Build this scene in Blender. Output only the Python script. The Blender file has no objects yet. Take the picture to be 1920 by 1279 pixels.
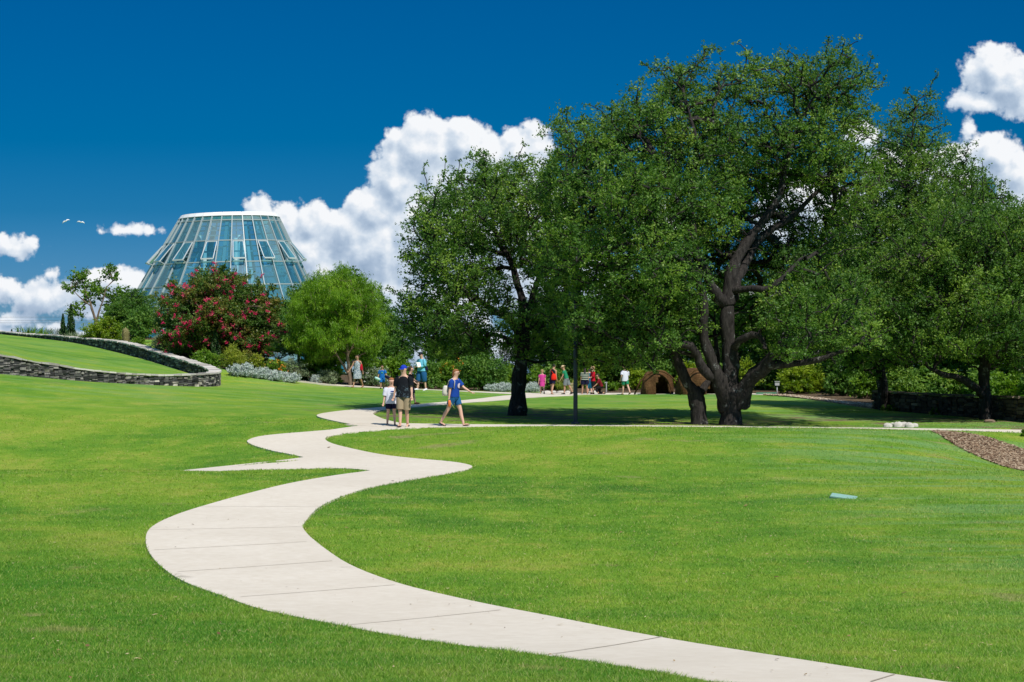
import bpy, bmesh, math, random
import numpy as np
from mathutils import Vector, Matrix
from mathutils.geometry import delaunay_2d_cdt
random.seed(7)
RNG = np.random.default_rng(11)
SC = bpy.context.scene
COL = SC.collection

# ---------------------------------------------------------------- camera
F = 3740.0                       # focal length in pixels of the 1920 px wide photograph
CX, CY = 960.0, 640.0
cam_d = bpy.data.cameras.new('camera')
cam_d.sensor_width = 36.0
cam_d.lens = 36.0 * F / 1920.0
cam_d.clip_start = 0.5
cam_d.clip_end = 20000
cam = bpy.data.objects.new('camera', cam_d)
COL.objects.link(cam)
cam.location = (0, 0, 0)
cam.rotation_euler = (math.pi / 2, 0, 0)
SC.camera = cam
SC.view_settings.view_transform = 'Standard'
SC.view_settings.look = 'None'
SC.view_settings.exposure = 0.0
SC.view_settings.gamma = 1.0
SC.render.use_persistent_data = False
SC.cycles.max_bounces = 6
SC.cycles.diffuse_bounces = 3
SC.cycles.transmission_bounces = 4
SC.cycles.transparent_max_bounces = 24
SC.cycles.glossy_bounces = 3
SC.cycles.caustics_reflective = False
SC.cycles.caustics_refractive = False
SC.cycles.sample_clamp_indirect = 6

# ---------------------------------------------------------------- sun and sky
SUN = Vector((0.33, -0.54, 0.80)).normalized()      # towards the sun
sun_el = math.asin(SUN.z)
sun_az = math.atan2(SUN.x, SUN.y)
sl = bpy.data.lights.new('sun', 'SUN')
sl.energy = 5.0
sl.angle = math.radians(0.53)
sl.color = (1.0, 0.94, 0.85)
so = bpy.data.objects.new('sun', sl)
COL.objects.link(so)
so.rotation_euler = (-SUN).to_track_quat('-Z', 'Y').to_euler()


class NT:
    """small helper to write node trees"""
    def __init__(s, tree):
        s.t = tree; s.n = tree.nodes; s.l = tree.links
    def node(s, kind, **kw):
        nd = s.n.new(kind)
        for k, v in kw.items():
            setattr(nd, k, v)
        return nd
    def put(s, sock, v):
        if v is None: return
        if hasattr(v, 'is_output'): s.l.new(v, sock)
        else: sock.default_value = v
    def math(s, op, a, b=None, c=None, clamp=False):
        nd = s.n.new('ShaderNodeMath'); nd.operation = op; nd.use_clamp = clamp
        s.put(nd.inputs[0], a); s.put(nd.inputs[1], b)
        if c is not None: s.put(nd.inputs[2], c)
        return nd.outputs[0]
    def vec(s, op, a, b=None, c=None):
        nd = s.n.new('ShaderNodeVectorMath'); nd.operation = op
        s.put(nd.inputs[0], a)
        if b is not None: s.put(nd.inputs[1], b)
        if c is not None: s.put(nd.inputs[2], c)
        return nd.outputs['Value'] if op in ('DOT_PRODUCT', 'LENGTH') else nd.outputs['Vector']
    def noise(s, vec, scale, detail=4, rough=0.55, dist=0.0, out='Fac'):
        nd = s.n.new('ShaderNodeTexNoise')
        nd.inputs['Scale'].default_value = scale; nd.inputs['Detail'].default_value = detail
        nd.inputs['Roughness'].default_value = rough; nd.inputs['Distortion'].default_value = dist
        if vec is not None: s.l.new(vec, nd.inputs['Vector'])
        return nd.outputs[out]
    def ramp(s, fac, stops, interp='LINEAR'):
        nd = s.n.new('ShaderNodeValToRGB'); cr = nd.color_ramp; cr.interpolation = interp
        while len(cr.elements) < len(stops): cr.elements.new(0.5)
        for e, (p, c) in zip(cr.elements, stops):
            e.position = p; e.color = (c, c, c, 1) if isinstance(c, (int, float)) else (*c, 1)
        s.l.new(fac, nd.inputs[0])
        return nd.outputs[0]
    def mix(s, fac, a, b, blend='MIX'):
        nd = s.n.new('ShaderNodeMix'); nd.data_type = 'RGBA'; nd.blend_type = blend
        s.put(nd.inputs[0], fac)
        for i, v in ((6, a), (7, b)):
            if not hasattr(v, 'is_output'): v = (*v, 1) if len(v) == 3 else v
            s.put(nd.inputs[i], v)
        return nd.outputs[2]
    def maprange(s, v, a, b, c=0.0, d=1.0, smooth=False):
        nd = s.n.new('ShaderNodeMapRange')
        if smooth: nd.interpolation_type = 'SMOOTHSTEP'
        s.put(nd.inputs[0], v)
        for i, x in enumerate((a, b, c, d)): nd.inputs[i + 1].default_value = x
        return nd.outputs[0]


world = bpy.data.worlds.new('World')
SC.world = world
world.use_nodes = True
W = NT(world.node_tree)
W.n.clear()
wout = W.node('ShaderNodeOutputWorld')
bg = W.node('ShaderNodeBackground')
W.l.new(bg.outputs[0], wout.inputs[0])
sky = W.node('ShaderNodeTexSky', sky_type='NISHITA', sun_disc=False)
sky.sun_elevation = sun_el
sky.sun_rotation = sun_az
sky.altitude = 200
sky.air_density = 1.0; sky.dust_density = 0.4; sky.ozone_density = 3.0
SKY_STRENGTH = 0.13
bg.inputs['Strength'].default_value = SKY_STRENGTH
tc = W.node('ShaderNodeTexCoord')
gen = tc.outputs['Generated']
sep = W.node('ShaderNodeSeparateXYZ'); W.l.new(gen, sep.inputs[0])
# compass angle and elevation of the view direction, in units of about 100 photograph pixels
yy = W.math('MAXIMUM', W.math('ABSOLUTE', sep.outputs[1]), 0.05)
U = W.math('MULTIPLY', W.math('DIVIDE', sep.outputs[0], yy), F / 100)
V = W.math('MULTIPLY', W.math('DIVIDE', sep.outputs[2], yy), F / 100)
cmb = W.node('ShaderNodeCombineXYZ'); W.l.new(U, cmb.inputs[0]); W.l.new(V, cmb.inputs[1])
CL = [  # cloud puffs: centre and radii in photograph pixels
 (800,285,85,72),(865,275,60,55),(975,285,62,55),(915,320,110,80),(740,345,58,66),(700,395,55,48),
 (650,440,60,50),(585,420,42,45),(530,415,48,38),(488,398,36,28),(580,480,75,60),(700,470,90,80),
 (820,450,130,120),(640,560,120,70),(780,580,150,80),(960,450,120,140),(1060,560,130,120),
 (820,660,200,44),(560,620,120,50),
 (18,460,46,22),(-30,455,40,26),(243,433,42,12),(97,516,13,12),(75,558,70,34),(10,545,45,32),(180,545,70,42),
 (245,535,55,34),(150,575,90,26),(25,600,45,14),(95,612,60,14),(0,625,70,14),(200,640,120,26),
 (1855,130,55,52),(1905,160,60,60),(1850,195,58,26),(1815,245,18,28),(1860,290,62,50),(1905,335,50,60),
 (1790,300,48,32),(1612,258,34,26),(1690,330,80,60),(1760,350,90,70),(1880,430,60,70),(1500,390,90,70),(1620,440,120,90),
 (1350,600,200,60),(1750,560,200,90),(1240,420,60,40),(1500,650,500,40),
]

def cloud_group(vd=2.0, fd=8):
    g = bpy.data.node_groups.new('cloud_density', 'ShaderNodeTree')
    g.interface.new_socket('Vector', in_out='INPUT', socket_type='NodeSocketVector')
    g.interface.new_socket('Density', in_out='OUTPUT', socket_type='NodeSocketFloat')
    g.interface.new_socket('Core', in_out='OUTPUT', socket_type='NodeSocketFloat')
    G = NT(g)
    gi = G.node('NodeGroupInput'); go = G.node('NodeGroupOutput')
    p = gi.outputs[0]
    acc = None
    for (cx, cy, rx, ry) in CL:
        ux, vy = (cx - CX) / 100, (CY - cy) / 100
        ix, iy = 100 / rx, 100 / ry
        q = G.vec('MULTIPLY_ADD', p, (ix, iy, 0), (-ux * ix, -vy * iy, 0))
        f = G.math('SUBTRACT', 1.0, G.vec('LENGTH', q))
        f = G.math('MULTIPLY', f, min(rx, ry) / 55.0 if min(rx, ry) < 55 else 1.0)
        acc = f if acc is None else G.math('SMOOTH_MAX', acc, f, 0.12)
    warp = G.noise(p, 2.2, 3, 0.5, 0, 'Color')
    pw = G.vec('MULTIPLY_ADD', G.vec('SUBTRACT', warp, (0.5, 0.5, 0.5)), (0.22, 0.22, 0.22), p)
    vo = G.node('ShaderNodeTexVoronoi', feature='F1', voronoi_dimensions='2D', normalize=True)
    vo.inputs['Scale'].default_value = 3.2; vo.inputs['Detail'].default_value = vd
    vo.inputs['Roughness'].default_value = 0.55; vo.inputs['Lacunarity'].default_value = 2.2
    G.l.new(pw, vo.inputs['Vector'])
    bil = G.math('SUBTRACT', 0.42, vo.outputs['Distance'])
    fb = G.math('SUBTRACT', G.noise(p, 1.4, fd, 0.60), 0.5)
    d = G.math('MULTIPLY_ADD', bil, 0.46, acc)
    d = G.math('MULTIPLY_ADD', fb, 1.25, d)
    G.l.new(d, go.inputs[0]); G.l.new(acc, go.inputs[1])
    return g

cg = cloud_group(); cg2 = cloud_group(0.0, 2)
def cloud(vec, g=None):
    nd = W.node('ShaderNodeGroup'); nd.node_tree = g or cg
    W.l.new(vec, nd.inputs[0])
    return nd.outputs[0], nd.outputs[1]
d0, c0 = cloud(cmb.outputs[0])
d1, c1 = cloud(W.vec('ADD', cmb.outputs[0], (0.10, 0.20, 0)), cg2)
alpha = W.maprange(d0, -0.03, 0.20, 0, 1, True)
front = W.maprange(sep.outputs[1], 0.02, 0.2, 0, 1, True)
alpha = W.math('MULTIPLY', alpha, front)
lit = W.math('MULTIPLY_ADD', W.math('SUBTRACT', d0, d1), 0.85, 0.60)
deep = W.math('MULTIPLY', W.maprange(c0, 0.25, 0.9, 0, 1, True), 0.16)
lit = W.math('SUBTRACT', lit, deep)
low = W.maprange(V, 0.0, 3.2, 0.14, 0.0, True)
lit = W.math('SUBTRACT', lit, low, None, True)
ccol = W.ramp(lit, [(0.0, (0.29, 0.40, 0.56)), (0.3, (0.44, 0.55, 0.70)), (0.55, (0.66, 0.75, 0.86)), (0.8, (0.95, 0.97, 1.0))])
CLOUD_GAIN = 0.97
ccol = W.vec('SCALE', ccol); W.n[-1].inputs['Scale'].default_value = CLOUD_GAIN / SKY_STRENGTH
# the polarised deep blue of the photograph
tint = W.ramp(W.maprange(V, -1.0, 7.0, 0, 1), [(0.0, (0.22, 0.40, 0.72)), (0.28, (0.085, 0.265, 0.55)), (0.43, (0.022, 0.205, 0.43)), (0.6, (0.0, 0.19, 0.39)), (1.0, (0.0, 0.19, 0.395))])
tint = W.mix(W.maprange(V, 9, 30, 0, 1, True), tint, (0.55, 0.78, 0.88))  # sky above the view is brightened on purpose, as added ambient fill
skyc = W.mix(1.0, sky.outputs[0], tint, 'MULTIPLY')
W.l.new(W.mix(alpha, skyc, ccol), bg.inputs['Color'])
world.cycles.sampling_method = 'MANUAL'
world.cycles.sample_map_resolution = 512

# ---------------------------------------------------------------- helpers
def P(px, py, d):
    """pixel of the photograph plus distance -> world point"""
    return np.array([(px - CX) / F * d, d, (CY - py) / F * d])

def mesh_np(name, verts, faces, tone=None, smooth=False):
    """faces: (N,3|4) array"""
    v = np.asarray(verts, dtype=np.float32).reshape(-1, 3)
    f = np.asarray(faces, dtype=np.int32)
    me = bpy.data.meshes.new(name)
    k = f.shape[1]
    me.vertices.add(len(v)); me.loops.add(f.size); me.polygons.add(len(f))
    me.vertices.foreach_set('co', v.ravel())
    me.loops.foreach_set('vertex_index', f.ravel())
    me.polygons.foreach_set('loop_start', np.arange(0, f.size, k, dtype=np.int32))
    if smooth: me.polygons.foreach_set('use_smooth', np.ones(len(f), dtype=bool))
    if tone is not None:
        a = me.attributes.new('tone', 'FLOAT', 'POINT')
        a.data.foreach_set('value', np.asarray(tone, dtype=np.float32).ravel())
    me.update(calc_edges=True)
    return me

class MB:
    """collects polygons of mixed size into one mesh"""
    def __init__(s): s.v = []; s.f = []; s.sm = []
    def add(s, verts, faces, smooth=False):
        o = len(s.v); s.v.extend([tuple(float(c) for c in p) for p in verts])
        for f in faces: s.f.append(tuple(i + o for i in f)); s.sm.append(smooth)
    def box(s, c, size, rot=None, jit=0.0):
        c = Vector([float(x) for x in c]); hx, hy, hz = size[0] / 2, size[1] / 2, size[2] / 2
        vs = []
        for x, y, z in ((-1,-1,-1),(1,-1,-1),(1,1,-1),(-1,1,-1),(-1,-1,1),(1,-1,1),(1,1,1),(-1,1,1)):
            p = Vector((x * hx, y * hy, z * hz))
            if jit: p += Vector((random.uniform(-jit, jit), random.uniform(-jit, jit), random.uniform(-jit, jit)))
            if rot is not None: p = rot @ p
            vs.append(p + c)
        s.add(vs, [(0,3,2,1),(4,5,6,7),(0,1,5,4),(1,2,6,5),(2,3,7,6),(3,0,4,7)])
    def bar(s, a, b, w, h=None, up=(0, 0, 1)):
        a = Vector([float(x) for x in a]); b = Vector([float(x) for x in b]); h = h or w
        d = b - a
        if d.length < 1e-6: return
        z = d.normalized(); x = z.cross(Vector(up))
        if x.length < 1e-4: x = z.cross(Vector((1, 0, 0)))
        x.normalize(); y = z.cross(x)
        R = Matrix((x, y, z)).transposed()
        s.box((a + b) / 2, (w, h, d.length), R)
    def tube(s, pts, rad, n=8, caps=True, smooth=True):
        pts = [Vector([float(c) for c in p]) for p in pts]
        if not hasattr(rad, '__len__'): rad = [rad] * len(pts)
        vs = []; fs = []; x = None
        for i, p in enumerate(pts):
            t = (pts[min(i + 1, len(pts) - 1)] - pts[max(i - 1, 0)])
            t = t.normalized() if t.length > 1e-9 else Vector((0, 0, 1))
            if x is None:
                x = t.cross(Vector((0.31, 0.95, 0.1)))
                if x.length < 1e-3: x = t.cross(Vector((1, 0, 0)))
            x = x - t * x.dot(t); x.normalize(); y = t.cross(x)
            r = rad[i]; ra, rb = (r if hasattr(r, '__len__') else (r, r))
            for k in range(n):
                a = 2 * math.pi * k / n
                vs.append(p + x * (ra * math.cos(a)) + y * (rb * math.sin(a)))
        m = len(pts)
        for i in range(m - 1):
            for k in range(n):
                k2 = (k + 1) % n
                fs.append((i * n + k, i * n + k2, (i + 1) * n + k2, (i + 1) * n + k))
        if caps:
            fs.append(tuple(range(n - 1, -1, -1))); fs.append(tuple((m - 1) * n + k for k in range(n)))
        s.add(vs, fs, smooth)
    def rings(s, rings, caps=True, smooth=True):
        """rings: list of equal length vertex loops"""
        n = len(rings[0]); vs = [p for r in rings for p in r]; fs = []
        for i in range(len(rings) - 1):
            for k in range(n):
                k2 = (k + 1) % n
                fs.append((i * n + k, i * n + k2, (i + 1) * n + k2, (i + 1) * n + k))
        if caps:
            fs.append(tuple(range(n - 1, -1, -1))); fs.append(tuple((len(rings) - 1) * n + k for k in range(n)))
        s.add(vs, fs, smooth)
    def ellipsoid(s, c, r, n=12, m=8, R=None, cut=-1.0, bump=0.0):
        rings = []
        for i in range(m + 1):
            ph = -math.pi / 2 + math.pi * i / m
            z = max(math.sin(ph), cut); k = math.cos(ph) if math.sin(ph) > cut else math.sqrt(max(0, 1 - cut * cut))
            k = max(k, 0.02)
            ring = []
            for j in range(n):
                a = 2 * math.pi * j / n
                q = 1 + (random.uniform(-bump, bump) if bump else 0)
                p = Vector((r[0] * k * math.cos(a) * q, r[1] * k * math.sin(a) * q, r[2] * z * q))
                if R is not None: p = R @ p
                ring.append(Vector(c) + p)
            rings.append(ring)
        s.rings(rings)
    def mesh(s, name):
        me = bpy.data.meshes.new(name)
        me.from_pydata(s.v, [], s.f)
        me.polygons.foreach_set('use_smooth', s.sm)
        me.update()
        return me

def thing(name, label, cat, loc=(0, 0, 0), group=None, kind=None, rotz=0.0):
    o = bpy.data.objects.new(name, None)
    COL.objects.link(o)
    o.empty_display_size = 0.2
    o.location = [float(x) for x in loc]; o.rotation_euler = (0, 0, rotz)
    if label: o['label'] = label
    if cat: o['category'] = cat
    if group: o['group'] = group
    if kind: o['kind'] = kind
    return o

def part(name, me, mat, parent=None, local=False):
    """link a mesh; its coordinates are world ones unless local is set"""
    o = bpy.data.objects.new(name, me)
    COL.objects.link(o)
    if mat is not None and len(me.materials) == 0:
        me.materials.append(mat)
    if parent is not None:
        o.parent = parent
        if not local:
            root = parent
            while root.parent: root = root.parent
            if parent.parent is None:
                q = np.empty(len(me.vertices) * 3, dtype=np.float32)
                me.vertices.foreach_get('co', q)
                q = q.reshape(-1, 3) - np.array(root.location, dtype=np.float32)
                me.vertices.foreach_set('co', q.ravel()); me.update()
            else:
                q = np.empty(len(me.vertices) * 3, dtype=np.float32)
                me.vertices.foreach_get('co', q)
                q = q.reshape(-1, 3) - np.array(root.location, dtype=np.float32)
                me.vertices.foreach_set('co', q.ravel()); me.update()
    return o

def tag(o, label=None, cat=None, group=None, kind=None):
    if label: o['label'] = label
    if cat: o['category'] = cat
    if group: o['group'] = group
    if kind: o['kind'] = kind
    return o

def copy_tree(o, parent=None):
    c = o.copy(); COL.objects.link(c)
    if parent is not None: c.parent = parent
    for ch in list(o.children): copy_tree(ch, c)
    return c

def material(name, base=(0.5, 0.5, 0.5), rough=0.7, spec=0.3, metal=0.0):
    m = bpy.data.materials.new(name); m.use_nodes = True
    T = NT(m.node_tree); b = T.n['Principled BSDF']
    b.inputs['Base Color'].default_value = (*base, 1)
    b.inputs['Roughness'].default_value = rough
    b.inputs['Specular IOR Level'].default_value = spec
    b.inputs['Metallic'].default_value = metal
    return m, T, b

def plain(name, base, rough=0.7, spec=0.3, metal=0.0, var=0.12, scale=30):
    """a plain surface with slight mottling and bump"""
    m, T, b = material(name, base, rough, spec, metal)
    co = T.node('ShaderNodeTexCoord').outputs['Object']
    n = T.noise(co, scale, 4)
    k = T.maprange(n, 0.3, 0.7, 1 - var, 1 + var)
    c = T.vec('SCALE', base); T.n[-1].inputs['Scale'].default_value = 1; T.l.new(k, T.n[-1].inputs['Scale'])
    T.l.new(c, b.inputs['Base Color'])
    return m

def attr(T, name='tone'):
    a = T.node('ShaderNodeAttribute'); a.attribute_name = name
    return a.outputs['Fac']

def leaf_mat(name, c_dark, c_mid, c_light, trans=0.35, rough=0.45, spec=0.35, tcol=None):
    m = bpy.data.materials.new(name); m.use_nodes = True
    T = NT(m.node_tree); b = T.n['Principled BSDF']; out = T.n['Material Output']
    tone = attr(T)
    col = T.ramp(tone, [(0.0, c_dark), (0.5, c_mid), (1.0, c_light)])
    T.l.new(col, b.inputs['Base Color'])
    b.inputs['Roughness'].default_value = rough
    b.inputs['Specular IOR Level'].default_value = spec
    tr = T.node('ShaderNodeBsdfTranslucent')
    tc2 = T.mix(1.0, col, tcol or (1.15, 1.25, 0.5), 'MULTIPLY')
    T.l.new(tc2, tr.inputs['Color'])
    mx = T.node('ShaderNodeMixShader'); mx.inputs[0].default_value = trans
    T.l.new(b.outputs[0], mx.inputs[1]); T.l.new(tr.outputs[0], mx.inputs[2])
    T.l.new(mx.outputs[0], out.inputs['Surface'])
    return m

# ---------------------------------------------------------------- terrain height
_ctl = []
def C(d, *pz):
    for px, z in pz: _ctl.append((px, d, z))
C(9, (-1500, -1.9), (0, -1.95), (960, -2.0), (2000, -2.0), (3400, -2.0))
C(14, (-600, -2.2), (0, -2.34), (960, -2.3), (1920, -2.33), (2600, -2.3))
C(17, (0, -2.58), (960, -2.6), (1920, -2.6))
C(21, (-500, -2.7), (0, -2.82), (960, -2.87), (1920, -2.86), (2500, -2.8))
C(30, (-500, -2.8), (0, -2.9), (480, -2.97), (960, -2.97), (1920, -2.95), (2500, -2.8))
C(37, (0, -2.84), (600, -2.95), (1300, -2.94), (1920, -2.93))
C(43.5, (-500, -2.78), (0, -2.82), (150, -2.82), (290, -2.82), (390, -2.85), (470, -2.92), (560, -2.93), (700, -2.93), (960, -2.92), (1600, -2.86), (1920, -2.9))
C(48, (-500, -3.14), (0, -3.2), (200, -3.2), (330, -3.18), (400, -3.09), (460, -3.0), (560, -2.97), (700, -2.93))
C(50.5, (0, -3.2), (300, -3.1), (550, -2.85), (1000, -2.62), (1600, -2.6))
C(54, (-500, -2.8), (0, -2.91), (300, -2.85), (550, -2.75), (700, -2.68))
C(54.6, (1000, -2.41), (1400, -2.42), (1650, -2.47), (1750, -2.53), (1920, -2.98), (2300, -3.3)); C(53.5, (1800, -2.80)); C(51.6, (1850, -3.02)); C(50, (1920, -3.22), (2300, -3.5)); C(47, (1920, -3.12)); C(51, (1700, -2.68))
C(58, (300, -2.6), (700, -2.47), (1000, -2.46), (1400, -2.5), (1700, -2.59), (1920, -2.65), (2400, -2.7))
C(61, (0, -2.28), (400, -2.40), (1200, -2.52), (1370, -2.53))
C(67, (0, -1.79), (300, -2.1), (550, -2.3), (770, -2.42), (968, -2.5))
C(75, (-700, -0.4), (0, -1.23), (600, -2.3), (1000, -2.45), (1400, -2.45), (1640, -2.53), (1920, -2.6))
C(78, (100, -1.50)); C(81, (200, -1.70)); C(84, (300, -1.87)); C(87, (400, -2.0)); C(90, (425, -2.0), (1440, -2.5), (1900, -2.5))
C(85, (0, -1.8), (100, -1.9), (850, -2.44), (920, -2.48))
C(92, (790, -2.27), (470, -2.04)); C(95, (560, -2.13), (700, -2.24), (880, -2.42), (1000, -2.55), (1300, -2.52))
C(95, (300, -1.9)); C(100, (200, -1.8)); C(98, (321, -1.6), (404, -1.2)); C(108, (229, -1.0)); C(118, (160, -.6)); C(130, (69, -.2), (-300, -.1))
C(118.5, (196, .07)); C(123, (160, .2)); C(128, (130, .42)); C(137, (69, .50), (-300, .7)); C(141, (4, .62)); C(112, (252, -.08), (600, -1.9)); C(105, (308, -.72)); C(103, (344, -.98), (440, -1.6)); C(150, (0, .55), (200, .2))
C(130, (600, -2.2), (750, -2.6), (960, -2.7), (1400, -2.7)); C(150, (500, -2.4), (750, -3.2), (1400, -3.2), (1900, -3.2))
C(115, (900, -2.4), (1400, -2.5), (1920, -2.5), (2500, -2.5))
_ctl = np.array(_ctl)
def _ab(x, y):
    y = np.clip(y, 9.0, 150.0)
    return np.stack([np.clip(x / y, -0.7, 0.7) * 9.0, np.log(y) * 7.0], -1)
_cp = _ab((_ctl[:, 0] - CX) / F * _ctl[:, 1], _ctl[:, 1])
def _phi(r2): return 0.5 * r2 * np.log(r2 + 1e-9)
def _solve():
    n = len(_cp)
    r2 = ((_cp[:, None] - _cp[None]) ** 2).sum(-1)
    A = np.zeros((n + 3, n + 3)); A[:n, :n] = _phi(r2) + np.eye(n) * 0.02
    A[:n, n] = 1; A[:n, n + 1:] = _cp; A[n, :n] = 1; A[n + 1:, :n] = _cp.T
    return np.linalg.solve(A, np.concatenate([_ctl[:, 2], np.zeros(3)]))
_w = _solve()
def H(x, y):
    x = np.atleast_1d(np.asarray(x, dtype=float)); y = np.atleast_1d(np.asarray(y, dtype=float))
    out = np.empty(len(x))
    for s in range(0, len(x), 50000):
        xs, ys = x[s:s + 50000], y[s:s + 50000]
        q = _ab(xs, ys)
        r2 = ((q[:, None] - _cp[None]) ** 2).sum(-1)
        z = _phi(r2) @ _w[:len(_cp)] + _w[len(_cp)] + q @ _w[len(_cp) + 1:]
        far = np.interp(ys, [130, 250, 600, 4000], [0.0, -6.0, -14.0, -75.0])
        z = np.where(ys > 130, z + (-2.5 - z) * np.clip((ys - 130) / 60, 0, 1) + far, z)
        out[s:s + 50000] = z
    return out
def h1(x, y): return float(H([x], [y])[0])

def hit(px, py, dmin=11, dmax=130):
    """first ground point seen through a pixel of the photograph"""
    ds = np.exp(np.linspace(math.log(dmin), math.log(dmax), 700))
    x = (px - CX) / F * ds
    g = H(x, ds) - (CY - py) / F * ds
    k = np.where(g > 0)[0]
    if len(k) == 0 or k[0] == 0: k = [len(ds) - 1] if len(k) == 0 else [1]
    i = k[0]
    a = g[i - 1] / (g[i - 1] - g[i] + 1e-12)
    d = ds[i - 1] + np.clip(a, 0, 1) * (ds[i] - ds[i - 1])
    return np.array([(px - CX) / F * d, d])
def gnd(px, d):
    x = (px - CX) / F * d
    return np.array([x, d, h1(x, d)])

def smooth_poly(pts, it=2, closed=False):
    pts = [np.array(p, dtype=float) for p in pts]
    for _ in range(it):
        q = [] if closed else [pts[0]]
        n = len(pts)
        for i in range(n if closed else n - 1):
            a, b = pts[i], pts[(i + 1) % n]
            q += [a * .75 + b * .25, a * .25 + b * .75]
        if not closed: q.append(pts[-1])
        pts = q
    return pts

def inside(poly, x, y):
    poly = np.asarray(poly); r = np.zeros(len(x), dtype=bool)
    mn, mx = poly.min(0), poly.max(0)
    cand = np.where((x >= mn[0]) & (x <= mx[0]) & (y >= mn[1]) & (y <= mx[1]))[0]
    xs, ys = x[cand], y[cand]; rr = np.zeros(len(cand), dtype=bool)
    n = len(poly); j = n - 1
    for i in range(n):
        xi, yi = poly[i]; xj, yj = poly[j]
        c = ((yi > ys) != (yj > ys)) & (xs < (xj - xi) * (ys - yi) / (yj - yi + 1e-15) + xi)
        rr ^= c; j = i
    r[cand] = rr
    return r

def edge_dist(poly, x, y, lim=2.0):
    poly = np.asarray(poly); d = np.full(len(x), 1e3)
    mn, mx = poly.min(0) - lim, poly.max(0) + lim
    cand = np.where((x >= mn[0]) & (x <= mx[0]) & (y >= mn[1]) & (y <= mx[1]))[0]
    p = np.stack([x[cand], y[cand]], -1); dd = np.full(len(cand), 1e3)
    for i in range(len(poly)):
        a, b = poly[i], poly[(i + 1) % len(poly)]
        ab = b - a; t = np.clip(((p - a) @ ab) / (ab @ ab + 1e-12), 0, 1)
        dd = np.minimum(dd, np.hypot(*(p - a - t[:, None] * ab).T))
    d[cand] = dd
    return d

def patch(poly, zoff, spacing, skirt=0.15):
    """a sheet filling a ground polygon and following the ground, with a skirt"""
    poly = [Vector((float(a), float(b))) for a, b in poly]
    xs = [p.x for p in poly]; ys = [p.y for p in poly]
    pts = list(poly); n = len(poly)
    y = min(ys)
    gx, gy = [], []
    while y < max(ys):
        sp = spacing * max(1.0, y / 30)
        a = np.arange(min(xs), max(xs), sp); gx.append(a + random.uniform(0, sp * .3)); gy.append(np.full(len(a), y)); y += sp * 1.5
    gx = np.concatenate(gx); gy = np.concatenate(gy)
    k = inside([tuple(p) for p in poly], gx, gy)
    ed = edge_dist(np.array([tuple(p) for p in poly]), gx, gy)
    k &= ed > spacing * .35
    pts += [Vector((a, b)) for a, b in zip(gx[k], gy[k])]
    vs, es, fs, ov, oe, of = delaunay_2d_cdt(pts, [(i, (i + 1) % n) for i in range(n)], [], 0, 1e-6)
    vx = np.array([v.x for v in vs]); vy = np.array([v.y for v in vs])
    tri = np.array([f for f in fs if len(f) == 3])
    cx = vx[tri].mean(1); cy = vy[tri].mean(1)
    tri = tri[inside([tuple(p) for p in poly], cx, cy)]
    vz = H(vx, vy) + zoff
    v3 = [tuple(a) for a in np.stack([vx, vy, vz], -1)]
    mb = MB()
    area = np.cross(np.stack([vx[tri[:, 1]] - vx[tri[:, 0]], vy[tri[:, 1]] - vy[tri[:, 0]]], -1), np.stack([vx[tri[:, 2]] - vx[tri[:, 0]], vy[tri[:, 2]] - vy[tri[:, 0]]], -1))
    mb.add(v3, [tuple(t) if s > 0 else tuple(t[::-1]) for t, s in zip(tri, area)], True)
    if skirt:
        pz = H([p.x for p in poly], [p.y for p in poly]) + zoff
        o = [(p.x, p.y, z) for p, z in zip(poly, pz)] + [(p.x, p.y, z - skirt) for p, z in zip(poly, pz)]
        mb.add(o, [(i, i + n, (i + 1) % n + n, (i + 1) % n) for i in range(n)])
    return mb
# ---------------------------------------------------------------- paths on the ground
L_low = [(1336,1279),(1165,1250),(1033,1231),(920,1217),(788,1200),(657,1176),(548,1155),(482,1141),(417,1117),(342,1091),(299,1061),(277,1034),(272,1012),(277,993),(299,978),(342,960),(417,938),(482,921),(570,901),(635,890),(694,882.5)]
BR_b = [(657,879),(613,878),(526,880),(438,882.6)]
BR_t = [(438,875.5),(500,869),(526,867.5),(578,862)]
L_mid = [(569.6,857.6),(526,849),(482,838),(465,830.5),(462,826),(482,818.5),(526,813.5),(578,809.6),(620,806)]
R_up = [(1777,1279),(1678,1264.6),(1484,1234),(1325,1209),(1166,1181),(1033,1154.6),(920,1134),(832,1115),(744,1093.6),(657,1061),(613,1032),(578,1004),(566.5,988.7),(569.6,982),(591,953.8),(635,932),(700.6,912),(788,897),(853.6,886),(884,878.5),(887,873),(853.6,866),(788,860.7),(700.6,851),(635,836),(609,826),(611,819),(657,811),(744,804.5)]
hp = lambda L, **k: [hit(a, b, **k) for a, b in L]
left_low = smooth_poly(hp(L_low), 2)
br_b = hp(BR_b); br_t = hp(BR_t)
# the side branch runs on to the left, down in the fold of the lawn
x0b = br_b[-1]; x0t = br_t[0]
ext_b = [x0b + np.array([-2.5, .35]), x0b + np.array([-6, .6]), np.array([-24., x0b[1] + 1.2])]
ext_t = [x0t + np.array([-2.5, .25]), x0t + np.array([-6, .5]), np.array([-24., x0b[1] + 3.4])]
left_mid = smooth_poly(hp(L_mid, dmin=46), 2)
right_up = smooth_poly(hp(R_up), 2)
start_l = [np.array([3.2, 9.0]), np.array([2.0, 12.0])]; start_r = [np.array([5.4, 9.0]), np.array([4.3, 12.0])]
cross_l = (683 - CX) / F * 58.6
poly_main = start_l + list(left_low) + list(smooth_poly(br_b + ext_b, 1)) + list(smooth_poly(br_t + ext_t, 1))[::-1] + list(left_mid) + [np.array([cross_l, 58.6])] + [np.array([(790 - CX) / F * 57.1, 57.1])] + list(right_up)[::-1] + start_r[::-1]
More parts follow.
